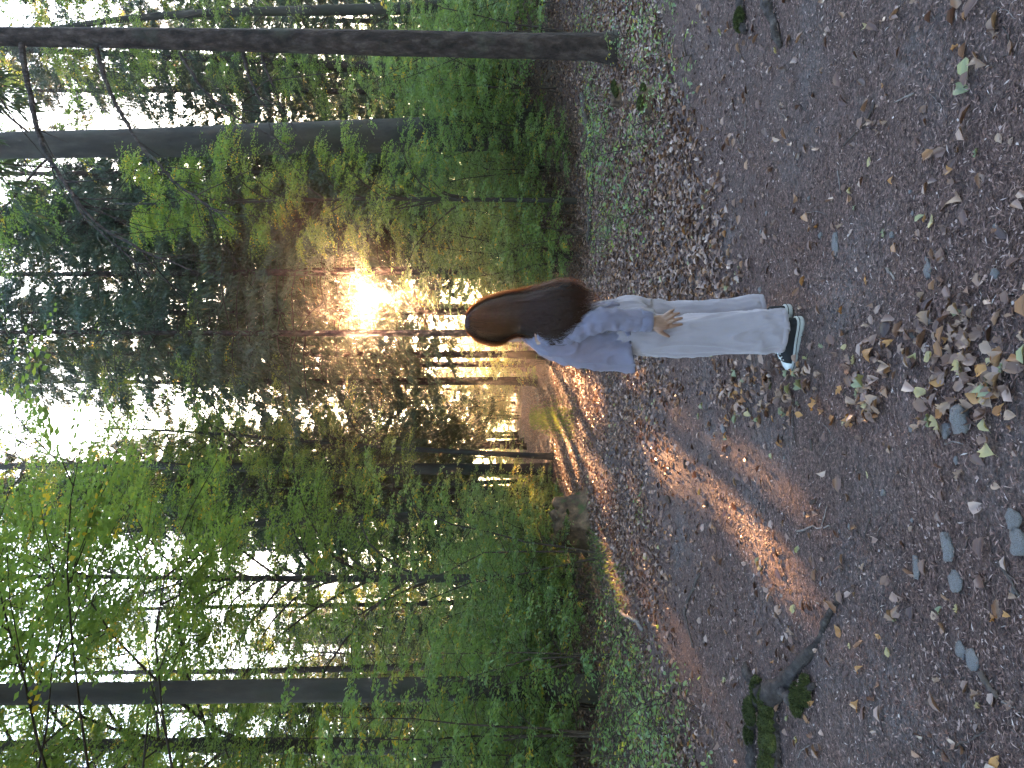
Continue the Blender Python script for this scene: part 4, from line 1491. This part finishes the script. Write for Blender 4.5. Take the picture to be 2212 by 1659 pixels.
M['cotton_blue'] = fabric('cotton_blue', (0.225, 0.215, 0.30), 0.8, 0.5, 500, 0.15, (0.50, 0.42, 0.40))
M['cream_cloth'] = fabric('cream_cloth', (0.25, 0.208, 0.225), 0.95, 0.0, 260, 0.35)
M['canvas'] = fabric('canvas', (0.012, 0.012, 0.014), 0.8, 0.0, 500, 0.3)
M['rubber'] = fabric('rubber', (0.30, 0.28, 0.26), 0.55, 0.0, 40, 0.1)
M['white_rubber'] = fabric('white_rubber', (0.50, 0.49, 0.48), 0.4, 0.0, 40, 0.1)
M['lace'] = fabric('lace', (0.75, 0.74, 0.73), 0.8, 0.0, 500, 0.2)
M['eye'] = fabric('eye', (0.6, 0.58, 0.55), 0.2, 0.0, 10, 0.0)
m, n, l = new_mat('skin')
p = n.new('ShaderNodeBsdfPrincipled')
nzs = n.new('ShaderNodeTexNoise')
nzs.inputs['Scale'].default_value = 60
rk = ramp(n, [(0.3, (0.17, 0.085, 0.055)), (0.7, (0.23, 0.12, 0.08))])
l.new(nzs.outputs['Fac'], rk.inputs[0])
l.new(rk.outputs[0], p.inputs['Base Color'])
p.inputs['Roughness'].default_value = 0.5
p.inputs['Subsurface Weight'].default_value = 0.15
p.inputs['Subsurface Radius'].default_value = (0.02, 0.008, 0.004)
o_ = n.new('ShaderNodeOutputMaterial')
l.new(p.outputs[0], o_.inputs['Surface'])
M['skin'] = m


def hair_mat(name, col, tcol, tr):
    m, n, l = new_mat(name)
    tc = n.new('ShaderNodeTexCoord')
    mp = n.new('ShaderNodeMapping')
    mp.inputs['Scale'].default_value = (1, 1, 0.06)
    nz = n.new('ShaderNodeTexNoise')
    nz.inputs['Scale'].default_value = 170
    nz.inputs['Detail'].default_value = 4
    l.new(tc.outputs['Object'], mp.inputs[0])
    l.new(mp.outputs[0], nz.inputs['Vector'])
    r = ramp(n, [(0.3, tuple(c * .5 for c in col)), (0.7, tuple(c * 1.5 for c in col))])
    l.new(nz.outputs['Fac'], r.inputs[0])
    p = n.new('ShaderNodeBsdfPrincipled')
    p.inputs['Roughness'].default_value = 0.55
    p.inputs['Specular IOR Level'].default_value = 0.12
    l.new(r.outputs[0], p.inputs['Base Color'])
    b = n.new('ShaderNodeBump')
    b.inputs['Strength'].default_value = 0.5
    b.inputs['Distance'].default_value = 0.004
    l.new(nz.outputs['Fac'], b.inputs['Height'])
    l.new(b.outputs[0], p.inputs['Normal'])
    t = n.new('ShaderNodeBsdfTranslucent')
    t.inputs[0].default_value = (*tcol, 1)
    mx = n.new('ShaderNodeMixShader')
    mx.inputs[0].default_value = tr
    l.new(p.outputs[0], mx.inputs[1])
    l.new(t.outputs[0], mx.inputs[2])
    o = n.new('ShaderNodeOutputMaterial')
    l.new(mx.outputs[0], o.inputs['Surface'])
    return m


M['hair'] = hair_mat('hair', (0.0085, 0.0038, 0.0030), (0.10, 0.035, 0.012), 0.0)
M['flyaway'] = hair_mat('flyaway', (0.020, 0.010, 0.008), (0.60, 0.22, 0.07), 0.42)
M['strand'] = hair_mat('strand', (0.013, 0.0058, 0.0044), (0.36, 0.12, 0.035), 0.06)

# --- body: one continuous figure
b = MB()


def chain(pts, rad, n=12):
    b.tube(np.array(pts), rad, n, True)


def dense(P, R, k=6):
    P = np.array(P, float)
    t = np.linspace(0, len(P) - 1, (len(P) - 1) * k + 1)
    Q = np.stack([np.interp(t, np.arange(len(P)), P[:, a]) for a in range(3)], 1)
    return Q, np.interp(t, np.arange(len(P)), R)


# torso and pelvis
def ring(f, l, z, hf, hl, n=32):
    th = np.linspace(0, 2 * math.pi, n, endpoint=False)
    return W(f + hf * np.cos(th), l + hl * np.sin(th), np.full(n, z))


b.rings(np.stack([ring(0.0, 0, z, hf, hl) for z, hf, hl in ((.74, .09, .14), (.82, .11, .165), (.90, .10, .155), (1.0, .085, .13), (1.10, .09, .14), (1.2, .10, .155), (1.28, .085, .165), (1.325, .06, .12), (1.345, .05, .07))]))
# legs
for s in (1, -1):
    b.tube(*dense(W([0, .01, .01, -.005, 0], [s * .085, s * .088, s * .09, s * .09, s * .09], [.82, .62, .45, .25, .055]), [.085, .068, .052, .046, .036]), 16, True)
    b.ellipsoid(W(.06, s * .09, .035), (.085 * .95, .04, .028), np.array([[-CA, -SA, 0], [SA, -CA, 0], [0, 0, 1]]))
# neck and head; the face looks away into the wood
b.tube(*dense(W([.01, .045, .040], [0, .012, .012], [1.29, 1.37, 1.46]), [.060, .052, .054]), 16, True)
HB = math.radians(46)
HC = np.array([0.283, 3.70, 1.515 + PZ0])
HR = np.array([[-math.cos(HB), -math.sin(HB), 0], [math.sin(HB), -math.cos(HB), 0], [0, 0, 1]])


def HW(f, l, z):
    return HR @ np.array([f, l, z]) + HC


b.ellipsoid(HC, (.092, .074, .105), HR, 24, 16)
b.ellipsoid(HW(.030, 0, -.045), (.062, .056, .070), HR, 20, 12)      # face
b.ellipsoid(HW(.052, 0, -.098), (.026, .024, .018), HR)              # chin
b.ellipsoid(HW(.098, 0, -.035), (.016, .013, .014), HR)              # nose tip
b.tube(np.array([HW(.082, 0, .005), HW(.098, 0, -.033)]), np.array([.009, .012]), 8)
b.ellipsoid(HW(.078, 0, .018), (.018, .045, .010), HR)               # brow
for s in (1, -1):
    b.ellipsoid(HW(.064, s * .034, -.030), (.022, .020, .018), HR)   # cheek
    b.ellipsoid(HW(-.005, s * .076, -.02), (.018, .008, .030), HR)   # ear
b.ellipsoid(HW(.083, 0, -.064), (.010, .022, .0055), HR)
b.ellipsoid(HW(.081, 0, -.074), (.011, .019, .006), HR)              # lips
# left arm down to the thigh
LA = W([0, -.03, fx(.300, .225), fx(.293, .215)], [.155, .195, .225, .212], [1.285, 1.13, .975, .755])
b.tube(*dense(LA, [.046, .042, .036, .026]), 14, True)
# left hand: palm, four fingers and thumb spread on the outer thigh
def hp(X, z, l):
    return W(fx(X, l), l, z)


palm = np.stack([hp(.290, .765, .212), hp(.2895, .742, .213), hp(.288, .718, .214), hp(.2885, .694, .213), hp(.290, .678, .211)])
pw, pt = np.array([.024, .027, .035, .037, .034]), np.array([.019, .016, .0145, .0135, .011])
th = np.linspace(0, 2 * math.pi, 18, endpoint=False)
ax_x = np.array([1.0, -0.2, 0.25]) / np.linalg.norm([1.0, -0.2, 0.25])
ax_y = np.array([-SA, -CA, 0.0])
b.rings(palm[:, None] + pw[:, None, None] * np.cos(th)[None, :, None] * ax_x + pt[:, None, None] * np.sin(th)[None, :, None] * ax_y)
for P, R in (([(.264, .690, .213), (.271, .655, .214), (.277, .628, .209), (.280, .606, .203)], [.0105, .0095, .0085, .0070]),
             ([(.283, .685, .214), (.296, .650, .216), (.304, .626, .210), (.308, .609, .203)], [.0105, .0098, .0088, .0072]),
             ([(.302, .688, .213), (.318, .657, .214), (.327, .637, .208), (.331, .624, .201)], [.0100, .0092, .0082, .0068]),
             ([(.316, .697, .210), (.333, .674, .210), (.341, .660, .204), (.345, .650, .198)], [.0088, .0080, .0072, .0060]),
             ([(.266, .735, .212), (.246, .708, .217), (.233, .682, .214), (.225, .662, .207)], [.0140, .0118, .0100, .0078])):
    b.tube(*dense(np.array([hp(*q) for q in P]), R, 5), 10, True)
    b.ellipsoid(hp(*P[-1]), np.full(3, R[-1]), None, 8, 6)
    b.ellipsoid(hp(*P[1]), np.full(3, R[1] * 1.12), None, 8, 6)
# right arm bent forward on the far side
RA = W([0, .06, .25], [-.155, -.215, -.205], [1.285, 1.03, .845])
b.tube(*dense(RA, [.046, .038, .027]), 14, True)
RHc = W(.31, -.20, .775)
d_ = unit(W(.33, -.2, .75) - W(.25, -.205, .845))
b.tube(np.array([W(.25, -.205, .845), W(.275, -.204, .815), W(.305, -.202, .780)]), np.array([.026, .028, .024]), 12)
for k, (df, dl, L) in enumerate(((.012, -.024, .055), (.006, -.008, .066), (.0, .008, .062), (-.008, .022, .048))):
    q0 = W(.305 + df, -.202 + dl, .782)
    b.tube(np.array([q0, W(.305 + df + .02, -.202 + dl, .782 - L * .55), W(.305 + df + .018, -.200 + dl, .782 - L)]), np.array([.0098, .0088, .0072]), 9)
b.tube(np.array([W(.275, -.18, .815), W(.305, -.165, .79), W(.32, -.165, .765)]), np.array([.013, .0105, .0085]), 9)
bm_ = remesh(b, 0.0046, 3, 'person')
bm_.materials.append(M['skin'])
V, N = get_vn(bm_)
set_v(bm_, V)
person = obj('person', bm_)
tag(person, 'person with long dark wavy hair, pale blue shirt and cream wide trousers, seen from behind', 'person')
for s in (1, -1):
    e = MB()
    e.ellipsoid(HW(.072, s * .031, -.008), (.011, .012, .010), HR)
    obj('eye', e.mesh('eye', M['eye']), person)

# --- trousers
b = MB()
for s, tab in ((1, ((.082, .000, .105, .082), (.12, .001, .1035, .082), (.28, .011, .102, .083), (.45, .024, .100, .084), (.62, .034, .099, .088), (.72, .026, .104, .09), (.82, .01, .10, .088))),
               (-1, ((.135, -.001, .106, .082), (.18, -.001, .105, .082), (.32, .016, .098, .083), (.45, .026, .096, .084), (.62, .030, .097, .088), (.72, .024, .102, .09), (.82, .01, .10, .088)))):
    T = np.array(tab)
    zz = np.concatenate([np.linspace(T[0, 0], T[0, 0] + .02, 4), np.linspace(T[0, 0] + .03, .82, 40)])
    R = []
    for z in zz:
        f, hf, hl = (np.interp(z, T[:, 0], T[:, k]) for k in (1, 2, 3))
        R.append(ring(f, s * .092, z, hf, hl, 40))
    b.rings(np.array(R))
b.rings(np.stack([ring(f, 0, z, hf, hl, 40) for z, f, hf, hl in ((.70, .02, .085, .10), (.76, .014, .118, .172), (.82, .012, .125, .182), (.88, .010, .118, .176), (.95, .008, .105, .16), (1.02, .004, .095, .148))]))
for s in (1, -1):
    b.ellipsoid(W(-.040, s * .078, .80), (.074, .074, .115), None, 20, 14)
tm = remesh(b, 0.0065, 14, 'trousers')
tm.materials.append(M['cream_cloth'])
V, N = get_vn(tm)
P0 = np.array([PC[0], PC[1], 0])
z = V[:, 2] - PZ0
low = sm(.05, .7, .75 - z)
dv = 0.006 * nz3(V, (26, 26, 5), 2) + 0.003 * nz3(V, (60, 60, 16), 5) + 0.0028 * np.abs(nz3(V, (34, 34, 3.0), 8)) * low * 2
# diagonal pull lines below the seat and above the hem
rel = V - P0
fcoord = -(rel[:, 0] * CA) + rel[:, 1] * SA
lcoord = -(rel[:, 0] * SA) - rel[:, 1] * CA
dv += 0.0045 * np.sin(38 * (z - 0.6 * fcoord)) * np.exp(-((z - .66) / .10) ** 2) * sm(-.1, .05, -fcoord + .02)
dv += 0.0035 * np.sin(52 * (z + 0.9 * fcoord) + 1) * np.exp(-((z - .17) / .09) ** 2)
rid = 1 - np.abs(nz3(V + np.stack([0 * z, 0 * z, 0.5 * V[:, 0]], 1), (15, 15, 3.0), 3)) * 3.6
dv += 0.011 * np.clip(rid, 0, 1) ** 2
rid = 1 - np.abs(nz3(V + np.stack([0 * z, 0 * z, 0.8 * V[:, 0]], 1), (20, 20, 14), 6)) * 3.4
dv += 0.003 * np.clip(rid, 0, 1) ** 2 * np.exp(-((z - .2) / .14) ** 2)
# front crease
dv += 0.006 * np.exp(-((fcoord - .075) / .014) ** 2) * (lcoord > 0) * (z < .78)
# wavy hem
V = V + N * dv[:, None]
set_v(tm, V)
tr = obj('trousers', tm, person)
tr['label'] = 'cream wide-legged trousers'
for s, z0 in ((1, .100), (-1, .153)):
    h = MB()
    th = np.linspace(0, 2 * math.pi, 48, endpoint=False)
    R = []
    for dz, g in ((-.016, .001), (-.015, .0035), (.006, .004), (.008, .0025)):
        R.append(W((.107 + g) * np.cos(th), s * .092 + (.083 + g) * np.sin(th), z0 + dz + .003 * np.sin(3 * th + s) + .012 * (np.cos(th) < 0) * 0))
    h.rings(np.array(R), False)
    obj('hem', h.mesh('hem', M['cream_cloth']), tr)

# --- shirt: open at the hem, hanging wide in front
NT, NZ = 128, 100
th = np.linspace(0, 2 * math.pi, NT, endpoint=False)
SH = np.array([  # z, forward, left, half depth, half width
    (1.375, .000, .0, .062, .066), (1.352, .002, .0, .072, .085), (1.330, .006, .0, .080, .125), (1.300, .012, .0, .092, .172), (1.265, .022, .0, .105, .192), (1.22, .034, .0, .122, .196),
    (1.15, .048, .0, .142, .194), (1.05, .062, .0, .152, .192), (.95, .070, .0, .156, .190), (.87, .072, .0, .160, .192), (.80, .070, .0, .166, .196)])
SH = SH[::-1]
zz = np.linspace(.80, 1.375, NZ)
R = []
for z in zz:
    f, hf, hl = (np.interp(z, SH[:, 0], SH[:, k]) for k in (1, 3, 4))
    back = (1 - np.cos(th)) / 2
    zc = z + (0.075 * back ** 2 + 0.006 * np.sin(5 * th)) * sm(0, 1, (1.15 - z) / .35)
    lowf = float(sm(0, 1, (1.25 - z) / .45))
    fold = 1 + lowf * (0.042 * np.sin(7 * th + 2.2 * np.sin(z * 6)) + 0.018 * np.sin(13 * th + 5 * z + 1))
    ff = hf * fold * np.cos(th)
    # the back follows the body, the front panel hangs straight
    R.append(W(f + ff, hl * fold * np.sin(th), zc))
R = np.array(R)
flat = R.reshape(-1, 3)
dd = 0.010 * nz3(flat, (9, 9, 5), 1) + 0.006 * nz3(flat, (22, 22, 9), 4) + 0.003 * nz3(flat, (50, 50, 26), 7)
rid = 1 - np.abs(nz3(flat, (11, 11, 4.5), 12)) * 3.0
dd += 0.013 * np.clip(rid, 0, 1) ** 2
rid = 1 - np.abs(nz3(flat + np.stack([0 * flat[:, 2], 0 * flat[:, 2], 0.7 * flat[:, 0]], 1), (17, 17, 9), 21)) * 3.4
dd += 0.007 * np.clip(rid, 0, 1) ** 2
cen = W(np.full(len(flat), .05), np.zeros(len(flat)), flat[:, 2] - PZ0)
out = flat - cen
out[:, 2] *= 0
flat = flat + unit(out) * dd[:, None]
R = flat.reshape(NZ, NT, 3)
sb = MB()
inner = cen.reshape(NZ, NT, 3)[0:1] + (R[0:1] - cen.reshape(NZ, NT, 3)[0:1]) * 0.985 + np.array([0, 0, .012])
sb.rings(np.concatenate([inner, R]), False)
shirt = obj('shirt', sb.mesh('shirt', M['cotton_blue']), person)
shirt['label'] = 'loose pale blue cotton shirt'
# collar
cb = MB()
th = np.linspace(0.25, 2 * math.pi - 0.25, 40)
CR = []
for dz, hf, hl in ((0.000, .066, .066), (.022, .062, .060), (.034, .060, .058), (.028, .068, .068), (.000, .080, .082), (-.006, .083, .085)):
    CR.append(W(hf * np.cos(th) + .004, hl * np.sin(th), 1.365 + dz + .010 * np.cos(th) * 0 - .012 * (np.cos(th) > .4)))
cb.rings(np.array(CR), False, False)
obj('collar', cb.mesh('collar', M['cotton_blue']), shirt)


def sleeve(path, rad, seed, name='sleeve', cuff=True):
    sbm = MB()
    Q, rr = dense(path, rad, 16)
    for _ in range(12):
        Q[1:-1] = (Q[:-2] + 2 * Q[1:-1] + Q[2:]) / 4
    m_ = len(Q)
    T = unit(np.gradient(Q, axis=0))
    A = unit(np.cross(T, np.array([0.2, 1.0, 0.0])))
    B = np.cross(T, A)
    th = np.linspace(0, 2 * math.pi, 56, endpoint=False)
    V = Q[:, None] + rr[:, None, None] * (np.cos(th)[None, :, None] * A[:, None] + 1.05 * np.sin(th)[None, :, None] * B[:, None])
    fl = V.reshape(-1, 3)
    t = np.repeat(np.linspace(0, 1, m_), 56)
    tt = np.tile(th, m_)
    ax = np.repeat(Q, 56, 0)
    # ring-like crumples at the elbow, finer ones towards the cuff
    d2 = 0.0035 * np.sin(t * 62 + 2.0 * np.sin(tt + seed) + 1.5 * nz3(fl, (8, 8, 8), seed)) * np.exp(-((t - .60) / .16) ** 2)
    d2 += 0.003 * np.sin(t * 40 + 2.6 * np.sin(tt * 2 + 1)) * np.exp(-((t - .85) / .10) ** 2)
    d2 += 0.006 * nz3(fl, (14, 14, 10), seed) + 0.004 * nz3(fl, (40, 40, 24), seed + 3)
    rid = 1 - np.abs(nz3(fl + 0.35 * np.stack([fl[:, 2] * 0, fl[:, 2] * 0, fl[:, 0]], 1), (13, 13, 20), seed + 9)) * 3.2
    d2 += 0.009 * np.clip(rid, 0, 1) ** 2
    rid = 1 - np.abs(nz3(fl + 0.5 * np.stack([fl[:, 2] * 0, fl[:, 2] * 0, -fl[:, 0]], 1), (26, 26, 30), seed + 14)) * 3.4
    d2 += 0.004 * np.clip(rid, 0, 1) ** 2
    V = (fl + unit(fl - ax) * d2[:, None]).reshape(m_, 56, 3)
    sbm.rings(V, False)
    o = obj(name, sbm.mesh(name, M['cotton_blue']), shirt)
    if cuff:
        c = MB()
        q, tdir = Q[-1], T[-1]
        CRR = []
        for dl, g in ((-.030, .0465), (-.029, .0495), (.012, .0480), (.024, .0470), (.0245, .0440), (.010, .0430)):
            CRR.append(q + tdir * dl + g * (np.cos(th)[:, None] * A[-1] + np.sin(th)[:, None] * B[-1]))
        c.rings(np.array(CRR), False)
        obj('cuff', c.mesh('cuff', M['cotton_blue']), o)
    return o


sleeve(W([.005, -.005, -.04, fx(.304, .222), fx(.293, .212)], [.085, .150, .190, .220, .212], [1.285, 1.245, 1.12, .975, .775]), [.030, .056, .055, .051, .043], 3)
sleeve(W([.005, .01, .06, .235], [-.085, -.155, -.212, -.205], [1.285, 1.24, 1.03, .865]), [.030, .056, .054, .043], 5)

# --- hair
HT = np.array([  # z, x left, x right, y near, y far
    (1.640, .290, .312, 3.665, 3.700), (1.632, .262, .345, 3.63, 3.73), (1.615, .245, .370, 3.60, 3.765), (1.58, .220, .398, 3.575, 3.785), (1.53, .203, .424, 3.558, 3.795), (1.48, .198, .437, 3.55, 3.79), (1.436, .210, .445, 3.545, 3.77), (1.41, .232, .448, 3.54, 3.76),
    (1.365, .243, .452, 3.535, 3.75), (1.325, .228, .458, 3.505, 3.73), (1.27, .203, .466, 3.465, 3.72), (1.22, .200, .474, 3.435, 3.71), (1.17, .206, .480, 3.42, 3.71), (1.12, .224, .480, 3.415, 3.70), (1.07, .255, .462, 3.435, 3.68), (1.04, .290, .440, 3.445, 3.65), (1.02, .33, .41, 3.46, 3.60)])
HT = HT[::-1]


def hair_pt(th, z, g=0.0):
    """point on the hair mass at angle th (0 = picture right, pi/2 = away) and height z"""
    xl, xr, yn, yf = (np.interp(z, HT[:, 0], HT[:, k]) for k in (1, 2, 3, 4))
    cx, cyy = (xl + xr) / 2, (yn + yf) / 2
    return np.stack([cx + ((xr - xl) / 2 + g) * np.cos(th), cyy + ((yf - yn) / 2 + g) * np.sin(th), np.broadcast_to(z, np.shape(cx)) + PZ0], -1)


hbm = MB()
NT = 180
th = np.linspace(0, 2 * math.pi, NT, endpoint=False)
zz = np.concatenate([np.linspace(1.12, 1.58, 70), 1.58 + .058 * np.sin(np.linspace(0.08, 1.57, 14))])
R = []
for z in zz:
    wav = 0.03 * math.sin(z * 16) + 0.02 * math.sin(z * 31 + 1)
    gro = 0.0055 * np.sin(23 * th + 7 * np.sin(z * 7 + th * 2)) + 0.0045 * np.sin(41 * th + 9 * np.sin(z * 11 + th)) + 0.003 * np.sin(67 * th + 5 * z)
    lo = float(sm(0, 1, (1.42 - z) / .3))
    gro = gro * (0.35 + 0.9 * lo) + 0.006 * lo * np.sin(z * 38 + 4 * np.sin(3 * th))
    zt = z + (0.03 * np.sin(9 * th) + 0.02 * np.sin(17 * th + 1)) * float(sm(0, 1, (1.20 - z) / .08)) * 1.4
    R.append(hair_pt(th + wav * lo, zt, gro - 0.007))
hbm.rings(np.array(R))
hair = obj('hair', hbm.mesh('hair', M['hair']), person)
hair['label'] = 'long dark brown wavy hair falling over the back'


def strands(nn, seed, wid, gmin, gmax, fly=0.0, zend=(1.0, 1.2), zst=(1.50, 1.637), thr=None, curl=1.0):
    rg = np.random.default_rng(seed)
    K = 19
    Vs = []
    for q in range(nn):
        t0 = rg.uniform(0, 2 * math.pi) if thr is None else rg.uniform(*thr)
        z1 = rg.uniform(*zend)
        z0 = rg.uniform(*zst)
        s = np.linspace(0, 1, K)
        z = z0 + (z1 - z0) * s
        lo = sm(0, 1, (1.45 - z) / .35)
        ph, fr = rg.uniform(0, 6.28, 3), rg.uniform(14, 26)
        a = t0 + curl * lo * (0.12 * np.sin(z * fr + ph[0]) + 0.07 * np.sin(z * fr * 1.9 + ph[1])) + rg.normal(0, .03)
        g = rg.uniform(gmin, gmax) + curl * lo * 0.011 * np.sin(z * fr + ph[2]) + fly * s ** 2 * rg.uniform(0, 1)
        zc = np.maximum(z, 1.045)
        P = hair_pt(a, zc, g)
        P[:, 2] = z + PZ0
        T = unit(np.gradient(P, axis=0))
        c = hair_pt(np.array([0.0]), np.array([1.3]))[0] * 0 + np.array([.34, 3.62, 0])
        Nn = P - c
        Nn[:, 2] = 0
        S = unit(np.cross(T, unit(Nn)))
        w = wid * np.sin(np.clip(np.linspace(0.25, 3.0, K), 0, math.pi))[:, None] * rg.uniform(.6, 1.4)
        Vs.append(np.stack([P - S * w, P + S * w], 1))
    V = np.array(Vs)                        # n, K, 2, 3
    i = np.arange(K - 1) * 2
    F1 = np.stack([i, i + 1, i + 3, i + 2], -1)
    F = (F1[None] + (np.arange(nn) * K * 2)[:, None, None]).reshape(-1, 4)
    return V.reshape(-1, 3), F


parts = [strands(2200, 1, .0016, -.006, .003, 0, (.99, 1.16)), strands(500, 2, .0009, .002, .009, .02, (1.0, 1.3), thr=(-.45, 3.6)), strands(420, 3, .0007, .003, .014, .03, (1.05, 1.55), thr=(-.4, 3.55)),
         strands(420, 4, .0010, .0, .012, .015, (1.03, 1.2), (1.3, 1.5), (-.55, .9), 1.8), strands(160, 5, .0012, .0, .006, .01, (1.05, 1.22), (1.36, 1.5), (3.0, 4.3), 1.6), strands(500, 6, .0013, .0, .008, .01, (1.06, 1.25), (1.3, 1.45), (3.2, 4.6), 2.0)]
for nm, mt, sel in (('hair_strands', 'strand', (0, 4, 5)), ('flyaway_hair', 'flyaway', (1, 2, 3))):
    Vv, Ff, c = [], [], 0
    for q in sel:
        v, f = parts[q]
        Vv.append(v)
        Ff.append(f + c)
        c += len(v)
    so = obj(nm, mesh_np(nm, np.concatenate(Vv), np.concatenate(Ff), M[mt], True), hair)
    so['kind'] = 'stuff'


# --- shoes
def shoe(l0, f0, yaw):
    """low canvas shoe: sole, dark line, upper, toe cap and laces; returns the upper's object"""
    cy_, sy_ = math.cos(yaw), math.sin(yaw)

    def SW(u, v, z):
        u, v = np.asarray(u, float), np.asarray(v, float)
        return W(f0 + u * cy_ - v * sy_, l0 + u * sy_ + v * cy_, z)

    root = MB()
    # outline half widths along the length u (heel -.13 .. toe .135)
    us = np.array([-.132, -.126, -.11, -.08, -.04, 0, .04, .075, .10, .12, .131, .136])
    hw = np.array([.006, .020, .031, .034, .032, .034, .041, .046, .043, .033, .018, .004])
    hh = np.array([.090, .108, .118, .122, .124, .120, .098, .072, .060, .050, .042, .036])
    n = 20
    R = []
    for u, w_, h_ in zip(us, hw, hh):
        a = np.linspace(0, 2 * math.pi, n, endpoint=False)
        cz = .020
        R.append(SW(np.full(n, u), w_ * np.sign(np.cos(a)) * np.abs(np.cos(a)) ** .75, cz + np.where(np.sin(a) > 0, (h_ - cz) * np.abs(np.sin(a)) ** .8, .010 * np.sin(a))))
    root.rings(np.array(R))
    up = obj('shoe', root.mesh('shoe', M['canvas']), person)
    up['label'] = 'black canvas sneaker with white rubber sole'
    # sole: outline ring stack
    uo = np.concatenate([us, us[::-1]])
    wo_ = np.concatenate([hw, -hw[::-1]])
    nrm = np.sign(wo_)
    R = []
    for zz_, g in ((-.006, .001), (-.004, .005), (.004, .007), (.024, .0065), (.029, .005), (.030, -.002)):
        R.append(SW(uo * (1 + g * 7), wo_ + nrm * g, np.full(len(uo), zz_)))
    s_m = MB()
    s_m.rings(np.array(R))
    so_ = obj('sole', s_m.mesh('sole', M['rubber'], False), up)
    R = []
    for zz_, g in ((.0175, .0070), (.0178, .0082), (.0208, .0082), (.0211, .0070)):
        R.append(SW(uo * (1 + g * 7), wo_ + nrm * g, np.full(len(uo), zz_)))
    s_m = MB()
    s_m.rings(np.array(R), False)
    obj('sole_stripe', s_m.mesh('sole_stripe', M['canvas']), so_)
    # toe cap
    R = []
    for u in np.linspace(.088, .138, 9):
        w_, h_ = np.interp(u, us, hw) + .0025, np.interp(u, us, hh) + .0030
        a = np.linspace(0, math.pi, 16)
        R.append(SW(np.full(16, u), w_ * np.sign(np.cos(a)) * np.abs(np.cos(a)) ** .75, .022 + (h_ - .022) * np.abs(np.sin(a)) ** .8))
    t_m = MB()
    t_m.rings(np.array(R), False, False)
    obj('toe_cap', t_m.mesh('toe_cap', M['white_rubber']), up)
    # laces: crossing bars over the instep with loops hanging to the outer side
    for k, u in enumerate((.012, .028, .044, .060, .076)):
        h_ = float(np.interp(u, us, hh))
        lm = MB()
        v = np.linspace(-.026, .026, 9)
        z = .020 + (h_ - .020) * np.sqrt(np.clip(1 - (v / .046) ** 2, 0, 1)) ** .8 + .004
        lm.tube(SW(u + .014 * v / .026 * (1 if k % 2 else -1), v, z), .0024, 6)
        obj('lace', lm.mesh('lace', M['lace']), up)
        em = MB()
        em.ellipsoid(SW(u, .027, z[-1]), (.0035, .0035, .0035), None, 8, 5)
        obj('eyelet', em.mesh('eyelet', M['white_rubber']), up)
    for s in (1, -1):
        lm = MB()
        t = np.linspace(0, 2 * math.pi, 14)
        lm.tube(SW(.006 - .012 * np.cos(t) - .008, s * (.014 + .018 * (1 - np.cos(t)) / 2 + 0 * t), .104 + .008 * np.sin(t) - .012 * (1 - np.cos(t)) / 2), .0022, 6)
        obj('lace', lm.mesh('lace', M['lace']), up)
    return up


shoe(.098, .068, math.radians(4))
shoe(-.088, .072, math.radians(-8))

# ------------------------------------------------------------------ the hazy evening air, its scattering shaped to imitate lens glare around the sun
hz = MB()
X0, X1, Y0, Y1, Z0, Z1 = -152, 152, -62, 193, -1.5, 31
c = np.array([(x, y, z) for z in (Z0, Z1) for y in (Y0, Y1) for x in (X0, X1)], float)
hz.add(c, [(0, 2, 3, 1), (4, 5, 7, 6), (0, 1, 5, 4), (2, 6, 7, 3), (0, 4, 6, 2), (1, 3, 7, 5)])
m, n, l = new_mat('haze')
pv = n.new('ShaderNodeVolumePrincipled')
pv.inputs['Color'].default_value = (0.95, 0.95, 0.95, 1)
pv.inputs['Density'].default_value = 0.0009
pv.inputs['Anisotropy'].default_value = 0.93
om = n.new('ShaderNodeOutputMaterial')
l.new(pv.outputs[0], om.inputs['Volume'])
haze = obj('haze', hz.mesh('haze', m, False))
tag(haze, 'thin warm haze in the evening air of the wood, shaped to imitate lens glare around the sun', 'haze', kind='stuff')
